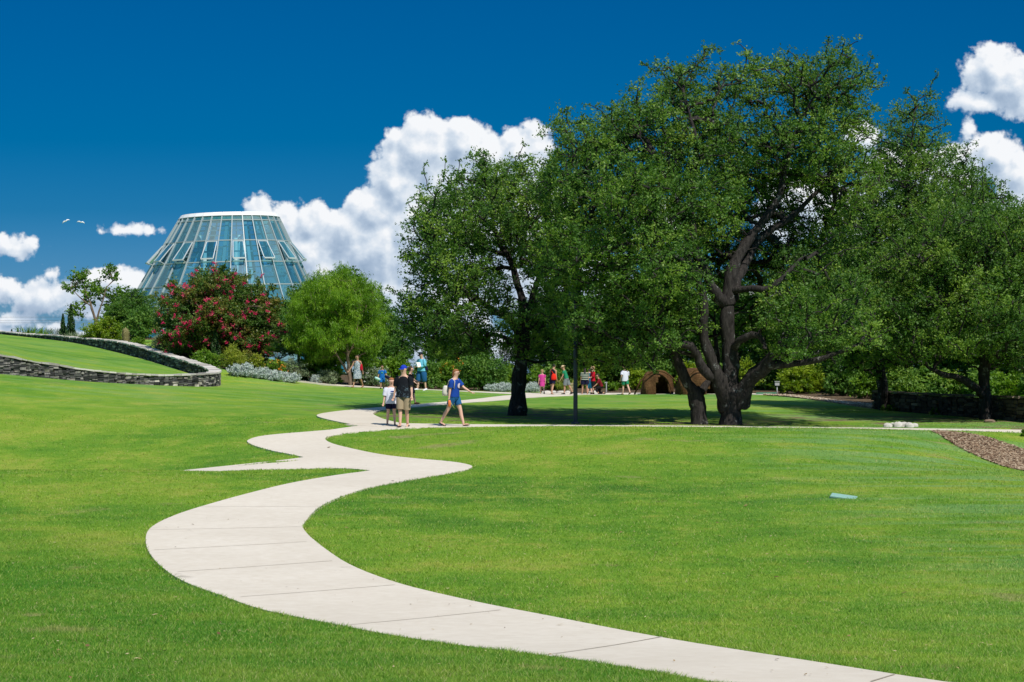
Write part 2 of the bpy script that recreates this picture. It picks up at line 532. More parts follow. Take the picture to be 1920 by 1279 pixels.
# clean order of the right edge: from far to near
poly_cross = [np.array([a, b]) for a, b in [(cross_l - .6, 58.7), (-3, 57.2), (-2, 57.1), (4, 57.1), (10, 57.5), (13, 57.9), (16.5, 58.3), (22, 59.0), (30, 60.6)]] + \
             [np.array([a, b]) for a, b in [(30, 61.6), (22, 60), (16.5, 59.25), (10, 58.9), (4, 58.7), (-1.5, 58.8), (-3.2, 59.2), (-4.0, 59.8)]]
# loop path behind the walkers, up to the far path
LO = [(664,797.5),(626,790),(597,783),(592,778.5),(613,774),(700,765),(788,758.3),(920,745.5),(985,740.5)]
LI = [(1075,742.5),(1010,745),(920,752.5),(810,761),(722,768.5),(700,774),(699,778),(722,788),(760,796)]
lo = smooth_poly(hp(LO, dmin=58), 2); li = smooth_poly(hp(LI, dmin=58), 2)
poly_loop = [np.array([cross_l - .3, 59.0])] + list(lo) + list(li)
FT = [(560,727),(640,727.3),(700,727.5),(760,729.5),(850,731.5),(940,733.8),(985,736.8),(1079,738.2),(1200,738.8),(1320,739.5),(1440,742)]
FB = [(1440,745.2),(1320,742.6),(1200,741.4),(1079,741.6),(1040,743),(965,742.5),(950,739.6),(850,734.8),(760,732.2),(700,730),(640,729.6),(560,729)]
def at_d(L, f):   # photo pixel -> ground point nearest the given distance
    out = []
    for px, py in L:
        try: p = hit(px, py, dmin=70, dmax=112)
        except Exception: p = np.array([(px - CX) / F * 96, 96.])
        out.append(p)
    return out
far_t = [np.array([(px - CX) / F * d, d]) for px, d in [(540,99.6),(640,99.2),(740,97.8),(850,97.6),(940,97.4),(1000,97.6),(1079,98.2),(1200,97.9),(1320,96.8),(1400,95.5),(1480,92.2)]]
far_b = [np.array([(px - CX) / F * d, d]) for px, d in [(1480,90.6),(1400,93.6),(1320,94.8),(1200,95.6),(1100,95.4),(1079,95.0),(1060,93.0),(985,92.8),(940,94.0),(850,95.0),(740,95.4),(640,96.7),(540,97.6)]]
poly_far = far_t + far_b

m_conc, T, b = material('path_concrete', (0.5, 0.48, 0.42), 0.85, 0.2)
co = T.node('ShaderNodeTexCoord').outputs['Object']
n1 = T.noise(co, 0.35, 5, 0.6); n2 = T.noise(co, 6, 6, 0.7); n3 = T.noise(co, 90, 2)
c = T.ramp(n1, [(0.25, (0.60, 0.545, 0.455)), (0.5, (0.67, 0.615, 0.52)), (0.75, (0.72, 0.665, 0.57))])
c = T.mix(T.maprange(n2, 0.3, 0.75, 0, 0.5), c, (0.50, 0.43, 0.33), 'MIX')
vor = T.node('ShaderNodeTexNoise'); vor.inputs['Scale'].default_value = 1.1; vor.inputs['Detail'].default_value = 8; vor.inputs['Roughness'].default_value = .75
T.l.new(co, vor.inputs['Vector'])
st = T.maprange(vor.outputs['Fac'], 0.63, 0.72, 0, 0.6, True)
c = T.mix(st, c, (0.25, 0.22, 0.18))
T.l.new(c, b.inputs['Base Color'])
bp = T.node('ShaderNodeBump'); bp.inputs['Strength'].default_value = 0.15; bp.inputs['Distance'].default_value = 0.01
T.l.new(n3, bp.inputs['Height']); T.l.new(bp.outputs[0], b.inputs['Normal'])
m_joint = plain('joint_filler', (0.40, 0.35, 0.27), 0.9)

def path_obj(poly, z, name, label):
    o = part(name, patch(poly, z, 0.45).mesh(name), m_conc)
    return tag(o, label, 'path', None, 'structure')
main_path = path_obj(poly_main, 0.0, 'path', 'winding pale concrete path snaking through the lawn from the lower right')
path_obj(poly_cross, 0.004, 'crossing_path', 'narrow concrete path running straight right in front of the oak trunks')
path_obj(poly_loop, 0.008, 'loop_path', 'concrete path looping behind the walkers and up past the shaded lawn')
path_obj(poly_far, 0.012, 'far_path', 'thin distant concrete path along the planting beds')
PATHS = [np.array(p) for p in (poly_main, poly_cross, poly_loop, poly_far)]

J = [((1678,1265.5),(1633,1279)),((1245,1194),(1022,1229)),((942,1144),(648,1173)),((744,1097),(447,1120)),((626,1052),(329,1073)),((578,1016),(285,1032)),((568,988),(277,994)),((606,950),(372,951))]
jm = MB()
for a, b_ in J:
    a = hit(*a); b_ = hit(*b_); k = 14
    a, b_ = a + (b_ - a) * .012, b_ - (b_ - a) * .012
    nrm = np.array([-(b_ - a)[1], (b_ - a)[0]]); nrm /= np.linalg.norm(nrm)
    w = 0.009
    ps = [a + (b_ - a) * t / k for t in range(k + 1)]
    vs = []
    for p in ps:
        for s in (-1, 1):
            q = p + nrm * w * s; vs.append((q[0], q[1], h1(*q) + 0.005))
    jm.add(vs, [(2 * i, 2 * i + 2, 2 * i + 3, 2 * i + 1) for i in range(k)])
part('expansion_joint', jm.mesh('expansion_joint'), m_joint, main_path)

# ---------------------------------------------------------------- mulch beds
def ringpoly(L): return smooth_poly([np.array(p, dtype=float) for p in L], 2, True)
def gp(L): return [np.array([(px - CX) / F * d, d]) for px, d in L]
bed_right = ringpoly(gp([(1745,56.4),(1790,56.5),(1850,55.6),(1910,54.2),(1990,53),(2100,52),(2100,47.5),(1990,48.6),(1925,49.4),(1880,50.3),(1830,52.2),(1790,54.0)]))
bed_far = ringpoly(gp([(1015,99.0),(1079,98.8),(1200,98.4),(1320,97.4),(1410,96.2),(1480,93.2),(1560,84),(1632,77),(1700,77.5),(1700,82),(1640,90),(1500,108),(1300,112),(1100,112),(1010,104)]))
bed_verge = ringpoly(gp([(1425,92.3),(1480,89.6),(1560,81.8),(1632,74.6),(1660,74.2),(1660,77.6),(1600,80.6),(1500,90.5),(1440,93.4)]))
bed_left = ringpoly(gp([(430,96),(500,97.5),(600,100.6),(700,100.2),(900,99.6),(1010,100),(1010,112),(700,116),(420,112),(404,101)]))
bed_hill = ringpoly(gp([(395,99),(344,101),(298,105),(252,110),(206,115),(160,121),(115,127),(69,133),(30,139),(-100,144),(-100,160),(160,145),(330,125),(420,108)]))
def mulch_mat(name, cols):
    m, T, b = material(name, cols[1], 0.95, 0.1)
    co = T.node('ShaderNodeTexCoord').outputs['Object']
    v = T.node('ShaderNodeTexVoronoi'); v.inputs['Scale'].default_value = 14; T.l.new(co, v.inputs['Vector'])
    s = T.node('ShaderNodeSeparateColor'); T.l.new(v.outputs['Color'], s.inputs[0])
    k = T.math('MULTIPLY_ADD', T.noise(co, 1.2, 5), 0.6, T.math('MULTIPLY', s.outputs[0], 0.55))
    T.l.new(T.ramp(k, [(0.2, cols[0]), (0.55, cols[1]), (0.85, cols[2])]), b.inputs['Base Color'])
    bp = T.node('ShaderNodeBump'); bp.inputs['Strength'].default_value = 0.9; bp.inputs['Distance'].default_value = 0.05
    T.l.new(v.outputs['Distance'], bp.inputs['Height']); T.l.new(bp.outputs[0], b.inputs['Normal'])
    return m
m_mulch = mulch_mat('bark_mulch', [(0.14, 0.085, 0.05), (0.28, 0.18, 0.11), (0.50, 0.38, 0.25)])
m_soil = mulch_mat('garden_soil', [(0.05, 0.035, 0.022), (0.09, 0.065, 0.04), (0.18, 0.13, 0.08)])
for poly, nm, mt, lb in ((bed_right, 'mulch_bed', m_mulch, 'band of brown mulch sloping down at the right edge of the lawn'),
                         (bed_far, 'garden_bed', m_soil, 'shady planting bed behind the far path'),
                         (bed_verge, 'gravel_verge', m_mulch, 'tan gravel strip curving from the far path down to the low wall'),
                         (bed_left, 'flower_bed', m_soil, 'flower bed behind the silver plants'),
                         (bed_hill, 'hill_bed', m_soil, 'planted bed behind the curved stone wall')):
    tag(part(nm, patch(poly, 0.02 if nm != 'gravel_verge' else 0.035, 0.9, 0.06).mesh(nm), mt), lb, 'bed', None, 'structure')
BEDS = [np.array(p) for p in (bed_right, bed_far, bed_verge, bed_left, bed_hill)]
# loose chips on the mulch at the right: tiny boxes, one heap of stuff
def chips(poly, n, size, name, label, mat):
    poly = np.array(poly); mn, mx = poly.min(0), poly.max(0)
    x = RNG.uniform(mn[0], mx[0], n * 3); y = RNG.uniform(mn[1], mx[1], n * 3)
    k = np.where(inside(poly, x, y))[0][:n]; x, y = x[k], y[k]; n = len(x)
    z = H(x, y) + 0.03
    a = RNG.uniform(0, 6.28, n); L = size * RNG.uniform(.6, 1.6, n); w = L * RNG.uniform(.3, .6, n); t = RNG.uniform(-.5, .5, n)
    ux, uy = np.cos(a), np.sin(a); c = np.stack([x, y, z], -1)
    A = np.stack([ux * L, uy * L, t * L], -1) / 2; B = np.stack([-uy * w, ux * w, RNG.uniform(-.4, .4, n) * w], -1) / 2
    v = np.stack([c - A - B, c + A - B, c + A + B, c - A + B, c + np.array([0, 0, 1]) * w[:, None] * .6], 1).reshape(-1, 3)
    i = np.arange(n)[:, None] * 5
    f = np.concatenate([i + np.array([[0, 1, 4]]), i + np.array([[1, 2, 4]]), i + np.array([[2, 3, 4]]), i + np.array([[3, 0, 4]])])
    o = part(name, mesh_np(name, v, f, np.repeat(RNG.random(n), 5)), mat)
    return tag(o, label, 'mulch', None, 'stuff')
m_chip = leaf_mat('bark_chips', (0.07, 0.04, 0.025), (0.20, 0.13, 0.08), (0.45, 0.36, 0.25), 0.0, 0.9, 0.1)
chips(ringpoly(gp([(1735,56.4),(1790,56.6),(1850,56.0),(1910,54.7),(1990,53.5),(2100,52.5),(2100,46.9),(1990,48.0),(1925,48.8),(1880,49.7),(1830,51.5),(1780,53.5)])), 12000, 0.06, 'mulch_chips', 'loose bark chips scattered over the sloping mulch band at right', m_chip)
chips(bed_verge, 5000, 0.08, 'gravel', 'loose tan gravel on the verge beside the low wall', leaf_mat('verge_stones', (0.16, 0.11, 0.07), (0.34, 0.26, 0.17), (0.6, 0.52, 0.42), 0.0, 0.9, 0.1))

# ---------------------------------------------------------------- lawn
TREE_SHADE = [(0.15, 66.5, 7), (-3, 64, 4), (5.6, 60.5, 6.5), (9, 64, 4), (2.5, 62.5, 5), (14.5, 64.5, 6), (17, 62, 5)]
rows = [-30, -10, 0, 4, 7]
y = 9.0
while y < 128: rows.append(y); y *= 1.0065
while y < 4200: rows.append(y); y *= 1.09
rows = np.array(rows); us = np.concatenate([np.linspace(-1.2, -0.33, 22)[:-1], np.linspace(-0.33, 0.33, 360), np.linspace(0.33, 1.2, 22)[1:]])
YY, UU = np.meshgrid(rows, us, indexing='ij')
XX = UU * np.maximum(YY, 9) * np.where(YY < 9, 1.6, 1)
gx, gy = XX.ravel(), YY.ravel()
gz = H(gx, gy)
for poly in PATHS + BEDS:
    ins = inside(poly, gx, gy); ed = edge_dist(poly, gx, gy, 0.5)
    gz = gz - 0.10 * np.where(ins, np.clip(ed / 0.12 + 0.5, 0, 1), np.clip(0.5 - ed / 0.12, 0, 1))
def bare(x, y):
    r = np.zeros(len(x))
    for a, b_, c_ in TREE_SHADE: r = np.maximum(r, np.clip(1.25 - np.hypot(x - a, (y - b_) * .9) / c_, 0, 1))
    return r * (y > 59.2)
nr, nc = YY.shape
idx = np.arange(nr * nc).reshape(nr, nc)
fa = np.stack([idx[:-1, :-1], idx[:-1, 1:], idx[1:, 1:], idx[1:, :-1]], -1).reshape(-1, 4)
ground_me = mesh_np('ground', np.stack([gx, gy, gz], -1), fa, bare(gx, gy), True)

def grass_colour(T, blades=False):
    """shared by the ground and the blades: the turf's own patches, in world coordinates"""
    geo = T.node('ShaderNodeNewGeometry'); pos = geo.outputs['Position']
    mp = T.vec('MULTIPLY', pos, (0.75, 0.85, 1.0))
    big = T.noise(mp, 0.16, 4, 0.55, 0.4)
    mid = T.noise(T.vec('MULTIPLY', pos, (1.0, 0.8, 1.0)), 0.8, 6, 0.66)
    fine = T.noise(pos, 5.5, 5, 0.7)
    c = T.ramp(T.math('MULTIPLY_ADD', mid, 0.45, T.math('MULTIPLY', big, 0.55)),
               [(0.36, (0.085, 0.245, 0.026)), (0.45, (0.158, 0.345, 0.028)), (0.54, (0.250, 0.420, 0.036)), (0.64, (0.375, 0.475, 0.062))])
    yel = T.maprange(T.math('MULTIPLY_ADD', fine, 0.5, T.math('MULTIPLY', mid, 0.5)), 0.51, 0.65, 0, 0.7, True)
    c = T.mix(yel, c, (0.47, 0.46, 0.10))
    sepx = T.node('ShaderNodeSeparateXYZ'); T.l.new(pos, sepx.inputs[0])
    # fresher blue-green mown streaks on the right-hand slope and the left bank
    streak = T.noise(T.vec('MULTIPLY', pos, (0.16, 0.9, 0.6)), 1.4, 4, 0.6, 0.6)
    zone = T.math('MAXIMUM', T.maprange(sepx.outputs[0], 3.0, 10.0, 0, 1, True), T.maprange(sepx.outputs[1], 60, 74, 0, 0.6, True))
    sk = T.math('MULTIPLY', T.maprange(streak, 0.44, 0.60, 0, 0.75, True), zone)
    c = T.mix(sk, c, (0.24, 0.44, 0.17))
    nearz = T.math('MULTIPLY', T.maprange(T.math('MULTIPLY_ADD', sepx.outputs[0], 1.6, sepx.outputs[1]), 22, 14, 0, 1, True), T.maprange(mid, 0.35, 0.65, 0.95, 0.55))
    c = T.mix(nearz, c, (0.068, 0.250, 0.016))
    dry = T.maprange(T.noise(mp, 0.42, 7, 0.7, 0.5), 0.60, 0.68, 0, 0.7, True)
    c = T.mix(dry, c, (0.42, 0.36, 0.17))
    return c, fine, pos, geo

m_grass, T, b = material('lawn', (0.1, 0.2, 0.03), 0.9, 0.1)
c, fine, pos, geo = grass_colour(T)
gr = T.noise(T.vec('MULTIPLY', pos, (1, 0.35, 1)), 30, 4, 0.75)
c = T.mix(T.maprange(gr, 0.32, 0.66, 0.0, 0.45), c, (0.08, 0.17, 0.018))
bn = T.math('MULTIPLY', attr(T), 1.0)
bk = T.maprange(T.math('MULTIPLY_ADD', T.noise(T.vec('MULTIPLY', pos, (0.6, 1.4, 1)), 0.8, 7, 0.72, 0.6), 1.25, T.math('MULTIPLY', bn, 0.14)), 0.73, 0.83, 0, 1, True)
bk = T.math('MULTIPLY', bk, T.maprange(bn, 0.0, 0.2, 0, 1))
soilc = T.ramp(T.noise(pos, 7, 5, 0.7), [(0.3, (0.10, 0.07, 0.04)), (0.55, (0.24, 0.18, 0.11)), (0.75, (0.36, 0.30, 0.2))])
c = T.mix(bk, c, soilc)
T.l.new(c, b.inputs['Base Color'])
bp = T.node('ShaderNodeBump'); bp.inputs['Strength'].default_value = 1.0; bp.inputs['Distance'].default_value = 0.06
T.l.new(T.math('ADD', gr, T.math('MULTIPLY', fine, 0.5)), bp.inputs['Height']); T.l.new(bp.outputs[0], b.inputs['Normal'])
tag(part('ground', ground_me, m_grass), 'rolling mown green lawn', 'lawn', None, 'structure')

# terrace lawn held by the curved wall
WALL = [(-150,71,640,690),(0,75,666,701),(50,76.5,677,707),(100,78,684,711.5),(150,79.5,693,715),(200,81,698,718),(250,82.5,702.5,721),(300,84,704.6,723),(350,85.5,704,725),(400,87.5,701,725.6),(415,89.8,699,723),(408,92.5,692,717),(385,95,684,704),(344,98,672,692),(298,102,658,677),(252,107,644,665),(206,112,638,654),(160,118,635,644),(115,124,630,638),(69,130,628,633),(30,135,624.5,629),(-60,142,615,620)]
wl = np.array(WALL)
wx = (wl[:, 0] - CX) / F * wl[:, 1]; wy = wl[:, 1]
wt = (CY - wl[:, 2]) / F * wy; wb = (CY - wl[:, 3]) / F * wy
W4 = np.stack([wx, wy, wt, wb], -1)
W4 = np.array(smooth_poly(list(W4), 2))
tan = np.gradient(W4[:, :2], axis=0); tan /= np.linalg.norm(tan, axis=1)[:, None]
nin = np.stack([-tan[:, 1], tan[:, 0]], -1)      # towards the terrace
TH = 0.45
nose = int(np.argmax(W4[:, 0]))
inner = W4[:, :2] + nin * TH
fr = list(range(0, nose - 3)); bk_ = list(range(len(W4) - 1, nose + 3, -1))
A = np.stack([inner[fr, 0], inner[fr, 1], W4[fr, 2] - 0.05], -1)
Bp = np.stack([inner[bk_, 0], inner[bk_, 1], W4[bk_, 3] + 0.0], -1)
Bp[:, 2] = np.where(np.arange(len(Bp)) > len(Bp) - 8, Bp[:, 2], Bp[:, 2])
def resample(Pn, n):
    s = np.concatenate([[0], np.cumsum(np.linalg.norm(np.diff(Pn[:, :2], axis=0), axis=1))]); t = np.linspace(0, s[-1], n)
    return np.stack([np.interp(t, s, Pn[:, k]) for k in range(Pn.shape[1])], -1)
A = resample(A, 90); Bq = resample(Bp, 90)
tt = np.linspace(0, 1, 40)
G3 = A[None] * (1 - tt)[:, None, None] + Bq[None] * tt[:, None, None]
G3[..., 2] += (np.sin(tt * math.pi) * 0.10)[:, None] * np.linspace(1, 0, 90)[None]
idx = np.arange(40 * 90).reshape(40, 90)
fa = np.stack([idx[:-1, :-1], idx[:-1, 1:], idx[1:, 1:], idx[1:, :-1]], -1).reshape(-1, 4)
tag(part('terrace_lawn', mesh_np('terrace_lawn', G3.reshape(-1, 3), fa, np.zeros(3600), True), m_grass), 'raised wedge of sloping lawn held by the curved stone wall', 'lawn', None, 'structure')

# grass blades: one mesh of stuff
def blades(name, n, d0, d1, hgt, wid, power, label):
    u = RNG.random(n); q = 1 - power
    d = (d0 ** q + u * (d1 ** q - d0 ** q)) ** (1 / q)
    x = RNG.uniform(-0.285, 0.285, n) * d
    k = np.ones(n, dtype=bool)
    for p in PATHS + BEDS: k &= ~inside(p, x, d)
    x, d = x[k], d[k]
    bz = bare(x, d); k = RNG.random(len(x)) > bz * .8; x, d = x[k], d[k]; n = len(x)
    z = H(x, d)
    tuft = np.sin(x * 7.3 + np.sin(d * 5.1) * 2) * np.sin(d * 6.7 + np.sin(x * 3.9) * 2)
    h = hgt * RNG.uniform(.55, 1.3, n) * (1 + .3 * tuft); a = RNG.uniform(0, 2 * math.pi, n)
    w = wid * (d / 16.0) * RNG.uniform(.6, 1.4, n)
    lean = h * RNG.uniform(0.2, 1.4, n); la = RNG.uniform(0, 2 * math.pi, n)
    base = np.stack([x, d, z - 0.01], -1)
    side = np.stack([np.cos(a) * w, np.sin(a) * w * .4, np.zeros(n)], -1)
    tip = base + np.stack([np.cos(la) * lean, np.sin(la) * lean, h], -1)
    v = np.stack([base - side, base + side, tip], 1).reshape(-1, 3)
    tn = np.repeat(RNG.random(n), 3)
    o = part(name, mesh_np(name, v, np.arange(n * 3).reshape(-1, 3), tn), m_blade)
    return tag(o, label, 'grass', None, 'stuff')
m_blade = bpy.data.materials.new('grass_blades'); m_blade.use_nodes = True
T = NT(m_blade.node_tree); b = T.n['Principled BSDF']; out = T.n['Material Output']
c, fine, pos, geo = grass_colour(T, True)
tn = attr(T)
c = T.mix(T.maprange(tn, 0.0, 0.45, 0.55, 0.0), c, (0.06, 0.16, 0.012))
c = T.mix(T.maprange(tn, 0.5, 0.9, 0.0, 0.65), c, (0.45, 0.55, 0.09))
c = T.mix(T.maprange(tn, 0.90, 0.96, 0, 0.8), c, (0.55, 0.47, 0.26))
T.l.new(c, b.inputs['Base Color']); b.inputs['Roughness'].default_value = .55; b.inputs['Specular IOR Level'].default_value = .25
tr = T.node('ShaderNodeBsdfTranslucent'); T.l.new(T.mix(1.0, c, (1.1, 1.15, .6), 'MULTIPLY'), tr.inputs['Color'])
mx = T.node('ShaderNodeMixShader'); mx.inputs[0].default_value = .4
T.l.new(b.outputs[0], mx.inputs[1]); T.l.new(tr.outputs[0], mx.inputs[2]); T.l.new(mx.outputs[0], out.inputs['Surface'])
blades('grass', 1000000, 12.5, 62, 0.034, 0.0032, 1.5, 'mown grass blades covering the lawn on both sides of the path')

# dry leaves and clippings lying on the lawn
n = 2600
d = (13.5 ** .3 + RNG.random(n) * (57 ** .3 - 13.5 ** .3)) ** (1 / .3); x = RNG.uniform(-.27, .27, n) * d
cl_ = np.sin(x * .9 + 2) * np.sin(d * .35 + np.sin(x * .5)); k = RNG.random(n) < .35 + .65 * (cl_ > .2)
k &= ~inside(PATHS[0], x, d) | (RNG.random(n) < .25)
x, d = x[k], d[k]; n = len(x); z = H(x, d) + np.where(inside(PATHS[0], x, d), .012, .03)
a = RNG.uniform(0, 6.28, n); L = RNG.uniform(.006, .016, n) * (1 + (RNG.random(n) < .06) * 1.2) * (1 + d / 60)
A_ = np.stack([np.cos(a) * L, np.sin(a) * L, RNG.uniform(-.3, .3, n) * L], -1); B_ = np.stack([-np.sin(a) * L, np.cos(a) * L, RNG.uniform(-.3, .3, n) * L], -1) * .5
c_ = np.stack([x, d, z], -1)
v = np.stack([c_ - A_, c_ + B_, c_ + A_, c_ - B_], 1).reshape(-1, 3)
m_dry = leaf_mat('dry_leaves', (0.10, 0.06, 0.03), (0.30, 0.20, 0.09), (0.62, 0.52, 0.32), .15, .8, .1, (1, 1, .8))
tag(part('fallen_leaves', mesh_np('fallen_leaves', v, np.arange(4 * n).reshape(-1, 4), np.repeat(RNG.random(n), 4)), m_dry), 'dry brown leaves scattered over the lawn and path', 'leaves', None, 'stuff')
# ---------------------------------------------------------------- foliage
def m_bark(name, c0, c1, lich=0.35):
    m, T, b = material(name, c0, 0.95, 0.1)
    co = T.node('ShaderNodeTexCoord').outputs['Object']
    n = T.noise(T.vec('MULTIPLY', co, (1, 1, .25)), 14, 5, 0.7); l = T.noise(co, 3.2, 6, 0.7)
    c = T.ramp(n, [(0.3, c0), (0.7, c1)])
    c = T.mix(T.maprange(l, 0.57, 0.66, 0, lich, True), c, (0.22, 0.23, 0.22))
    T.l.new(c, b.inputs['Base Color'])
    bp = T.node('ShaderNodeBump'); bp.inputs['Strength'].default_value = 0.9; bp.inputs['Distance'].default_value = 0.06
    T.l.new(n, bp.inputs['Height']); T.l.new(bp.outputs[0], b.inputs['Normal'])
    return m
bark_oak = m_bark('oak_bark', (0.012, 0.011, 0.011), (0.060, 0.054, 0.050), 0.8)
bark_dark = m_bark('dark_bark', (0.03, 0.025, 0.02), (0.08, 0.065, 0.05), 0.3)
bark_tan = m_bark('tan_bark', (0.10, 0.07, 0.05), (0.22, 0.17, 0.12), 0.2)
lf_oak = leaf_mat('oak_leaves', (0.036, 0.100, 0.022), (0.105, 0.222, 0.036), (0.275, 0.400, 0.060), 0.42, 0.5, 0.3)
lf_dark = leaf_mat('dark_leaves', (0.034, 0.100, 0.020), (0.080, 0.190, 0.032), (0.180, 0.31, 0.05), 0.36, 0.5, 0.25)
lf_bright = leaf_mat('bright_leaves', (0.07, 0.15, 0.018), (0.12, 0.25, 0.022), (0.22, 0.36, 0.03), 0.42)
lf_lime = leaf_mat('lime_leaves', (0.07, 0.15, 0.012), (0.16, 0.27, 0.014), (0.32, 0.40, 0.03), 0.45)
lf_yellow = leaf_mat('yellow_green_leaves', (0.13, 0.20, 0.02), (0.26, 0.34, 0.03), (0.42, 0.44, 0.06), 0.4)
lf_sage = leaf_mat('sage_leaves', (0.10, 0.15, 0.08), (0.19, 0.25, 0.14), (0.32, 0.38, 0.24), 0.25, 0.7, 0.1)
lf_silver = leaf_mat('silver_leaves', (0.30, 0.38, 0.34), (0.48, 0.56, 0.52), (0.70, 0.76, 0.72), 0.15, 0.8, 0.1, (1, 1, .9))
lf_conifer = leaf_mat('conifer_leaves', (0.022, 0.065, 0.018), (0.04, 0.10, 0.025), (0.075, 0.15, 0.035), 0.2)
lf_palm = leaf_mat('palm_leaves', (0.05, 0.12, 0.03), (0.09, 0.20, 0.04), (0.18, 0.32, 0.06), 0.3)
lf_rust = leaf_mat('flowering_leaves', (0.045, 0.11, 0.02), (0.09, 0.18, 0.028), (0.26, 0.19, 0.04), 0.35)
fl_pink = leaf_mat('pink_petals', (0.55, 0.02, 0.10), (0.75, 0.045, 0.18), (0.85, 0.16, 0.26), 0.4, 0.6, 0.1, (1.1, .8, .9))
fl_orange = leaf_mat('orange_petals', (0.6, 0.12, 0.03), (0.75, 0.25, 0.04), (0.85, 0.5, 0.08), 0.3, 0.6, 0.1, (1, .9, .7))
fl_white = leaf_mat('pale_petals', (0.6, 0.6, 0.62), (0.75, 0.75, 0.78), (0.85, 0.85, 0.85), 0.2, 0.7, 0.1, (1, 1, 1))

def unit(n):
    v = RNG.normal(size=(n, 3)); return v / np.linalg.norm(v, axis=1)[:, None]

def leaf_geo(cen, length, width, up=0.6, axis=None):
    n = len(cen)
    nrm = unit(n) + np.array([0, 0, up]); nrm /= np.linalg.norm(nrm, axis=1)[:, None]
    ax = unit(n) if axis is None else axis + unit(n) * 0.35
    ax = ax - nrm * (ax * nrm).sum(1)[:, None]; ax /= (np.linalg.norm(ax, axis=1)[:, None] + 1e-9)
    sd = np.cross(nrm, ax)
    L = length * RNG.uniform(.65, 1.3, n)[:, None] / 2; Wd = width * RNG.uniform(.65, 1.3, n)[:, None] / 2
    fold = nrm * Wd * 0.35
    v = np.stack([cen - ax * L, cen + sd * Wd + fold, cen + ax * L, cen - sd * Wd + fold], 1)
    return v.reshape(-1, 3)

def leaves_mesh(name, cen, tone, length, width, up=0.6, axis=None):
    v = leaf_geo(cen, length, width, up, axis)
    return mesh_np(name, v, np.arange(len(v)).reshape(-1, 4), np.repeat(np.clip(tone, 0, 1), 4))

def sprays(clumps, rad, nleaf, twigs=6, flat=0.7, ctone=None, grav=0.0):
    """leaves strung along short twigs around each clump centre"""
    n = len(clumps)
    rad = np.broadcast_to(rad, (n,))
    td = unit(n * twigs).reshape(n, twigs, 3); td[..., 2] = td[..., 2] * flat + 0.25 - grav
    k = nleaf // twigs
    t = RNG.uniform(0.15, 1.0, (n, twigs, k, 1))
    c = clumps[:, None, None, :] + td[:, :, None, :] * t * rad[:, None, None, None] + RNG.normal(size=(n, twigs, k, 3)) * (rad * 0.13)[:, None, None, None]
    ct = np.clip(.5 + .42 * np.sin(clumps[:, 0] * 1.3 + 2 * np.sin(clumps[:, 2] * 1.1)) * np.sin(clumps[:, 2] * 1.7 + clumps[:, 1]) + RNG.normal(size=n) * .22, 0, 1) if ctone is None else ctone
    tone = ct[:, None, None] * 0.65 + RNG.random((n, twigs, k)) * 0.35
    ax = np.broadcast_to(td[:, :, None, :], c.shape)
    return c.reshape(-1, 3), tone.ravel(), ax.reshape(-1, 3)

def in_blobs(blobs, spacing, shell=0.45, keep=1.0, zmin=None):
    """points spread through a union of ellipsoids (world centre, radii), denser towards the skin, with gaps"""
    pts = []
    for c, r in blobs:
        vol = 4.19 * r[0] * r[1] * r[2]
        n = int(vol / spacing ** 3 * 1.5) + 6
        u = unit(n); rr = RNG.random(n) ** shell
        pts.append(np.array(c) + u * rr[:, None] * np.array(r))
    p = np.concatenate(pts); RNG.shuffle(p)
    if zmin is not None: p = p[p[:, 2] > zmin]
    f = np.sin(p[:, 0] * 2.1 + 1.3 * np.sin(p[:, 2] * 1.7)) * np.sin(p[:, 2] * 2.3 + 1.1 * np.sin(p[:, 1] * 1.9)) * np.sin(p[:, 1] * 1.6 + p[:, 0] * .7)
    p = p[(f > -0.22) | (RNG.random(len(p)) < 0.16)]
    keepi = []; cell = {}
    inv = 1.0 / spacing
    for i, q in enumerate(p):
        key = (int(q[0] * inv // 1), int(q[1] * inv // 1), int(q[2] * inv // 1)); ok = True
        for dx in (-1, 0, 1):
            for dy in (-1, 0, 1):
                for dz in (-1, 0, 1):
                    for j in cell.get((key[0] + dx, key[1] + dy, key[2] + dz), ()):
                        w = p[j]
                        if (w[0] - q[0]) ** 2 + (w[1] - q[1]) ** 2 + (w[2] - q[2]) ** 2 < spacing * spacing * .55: ok = False; break
                    if not ok: break
                if not ok: break
            if not ok: break
        if ok: cell.setdefault(key, []).append(i); keepi.append(i)
    return p[keepi]

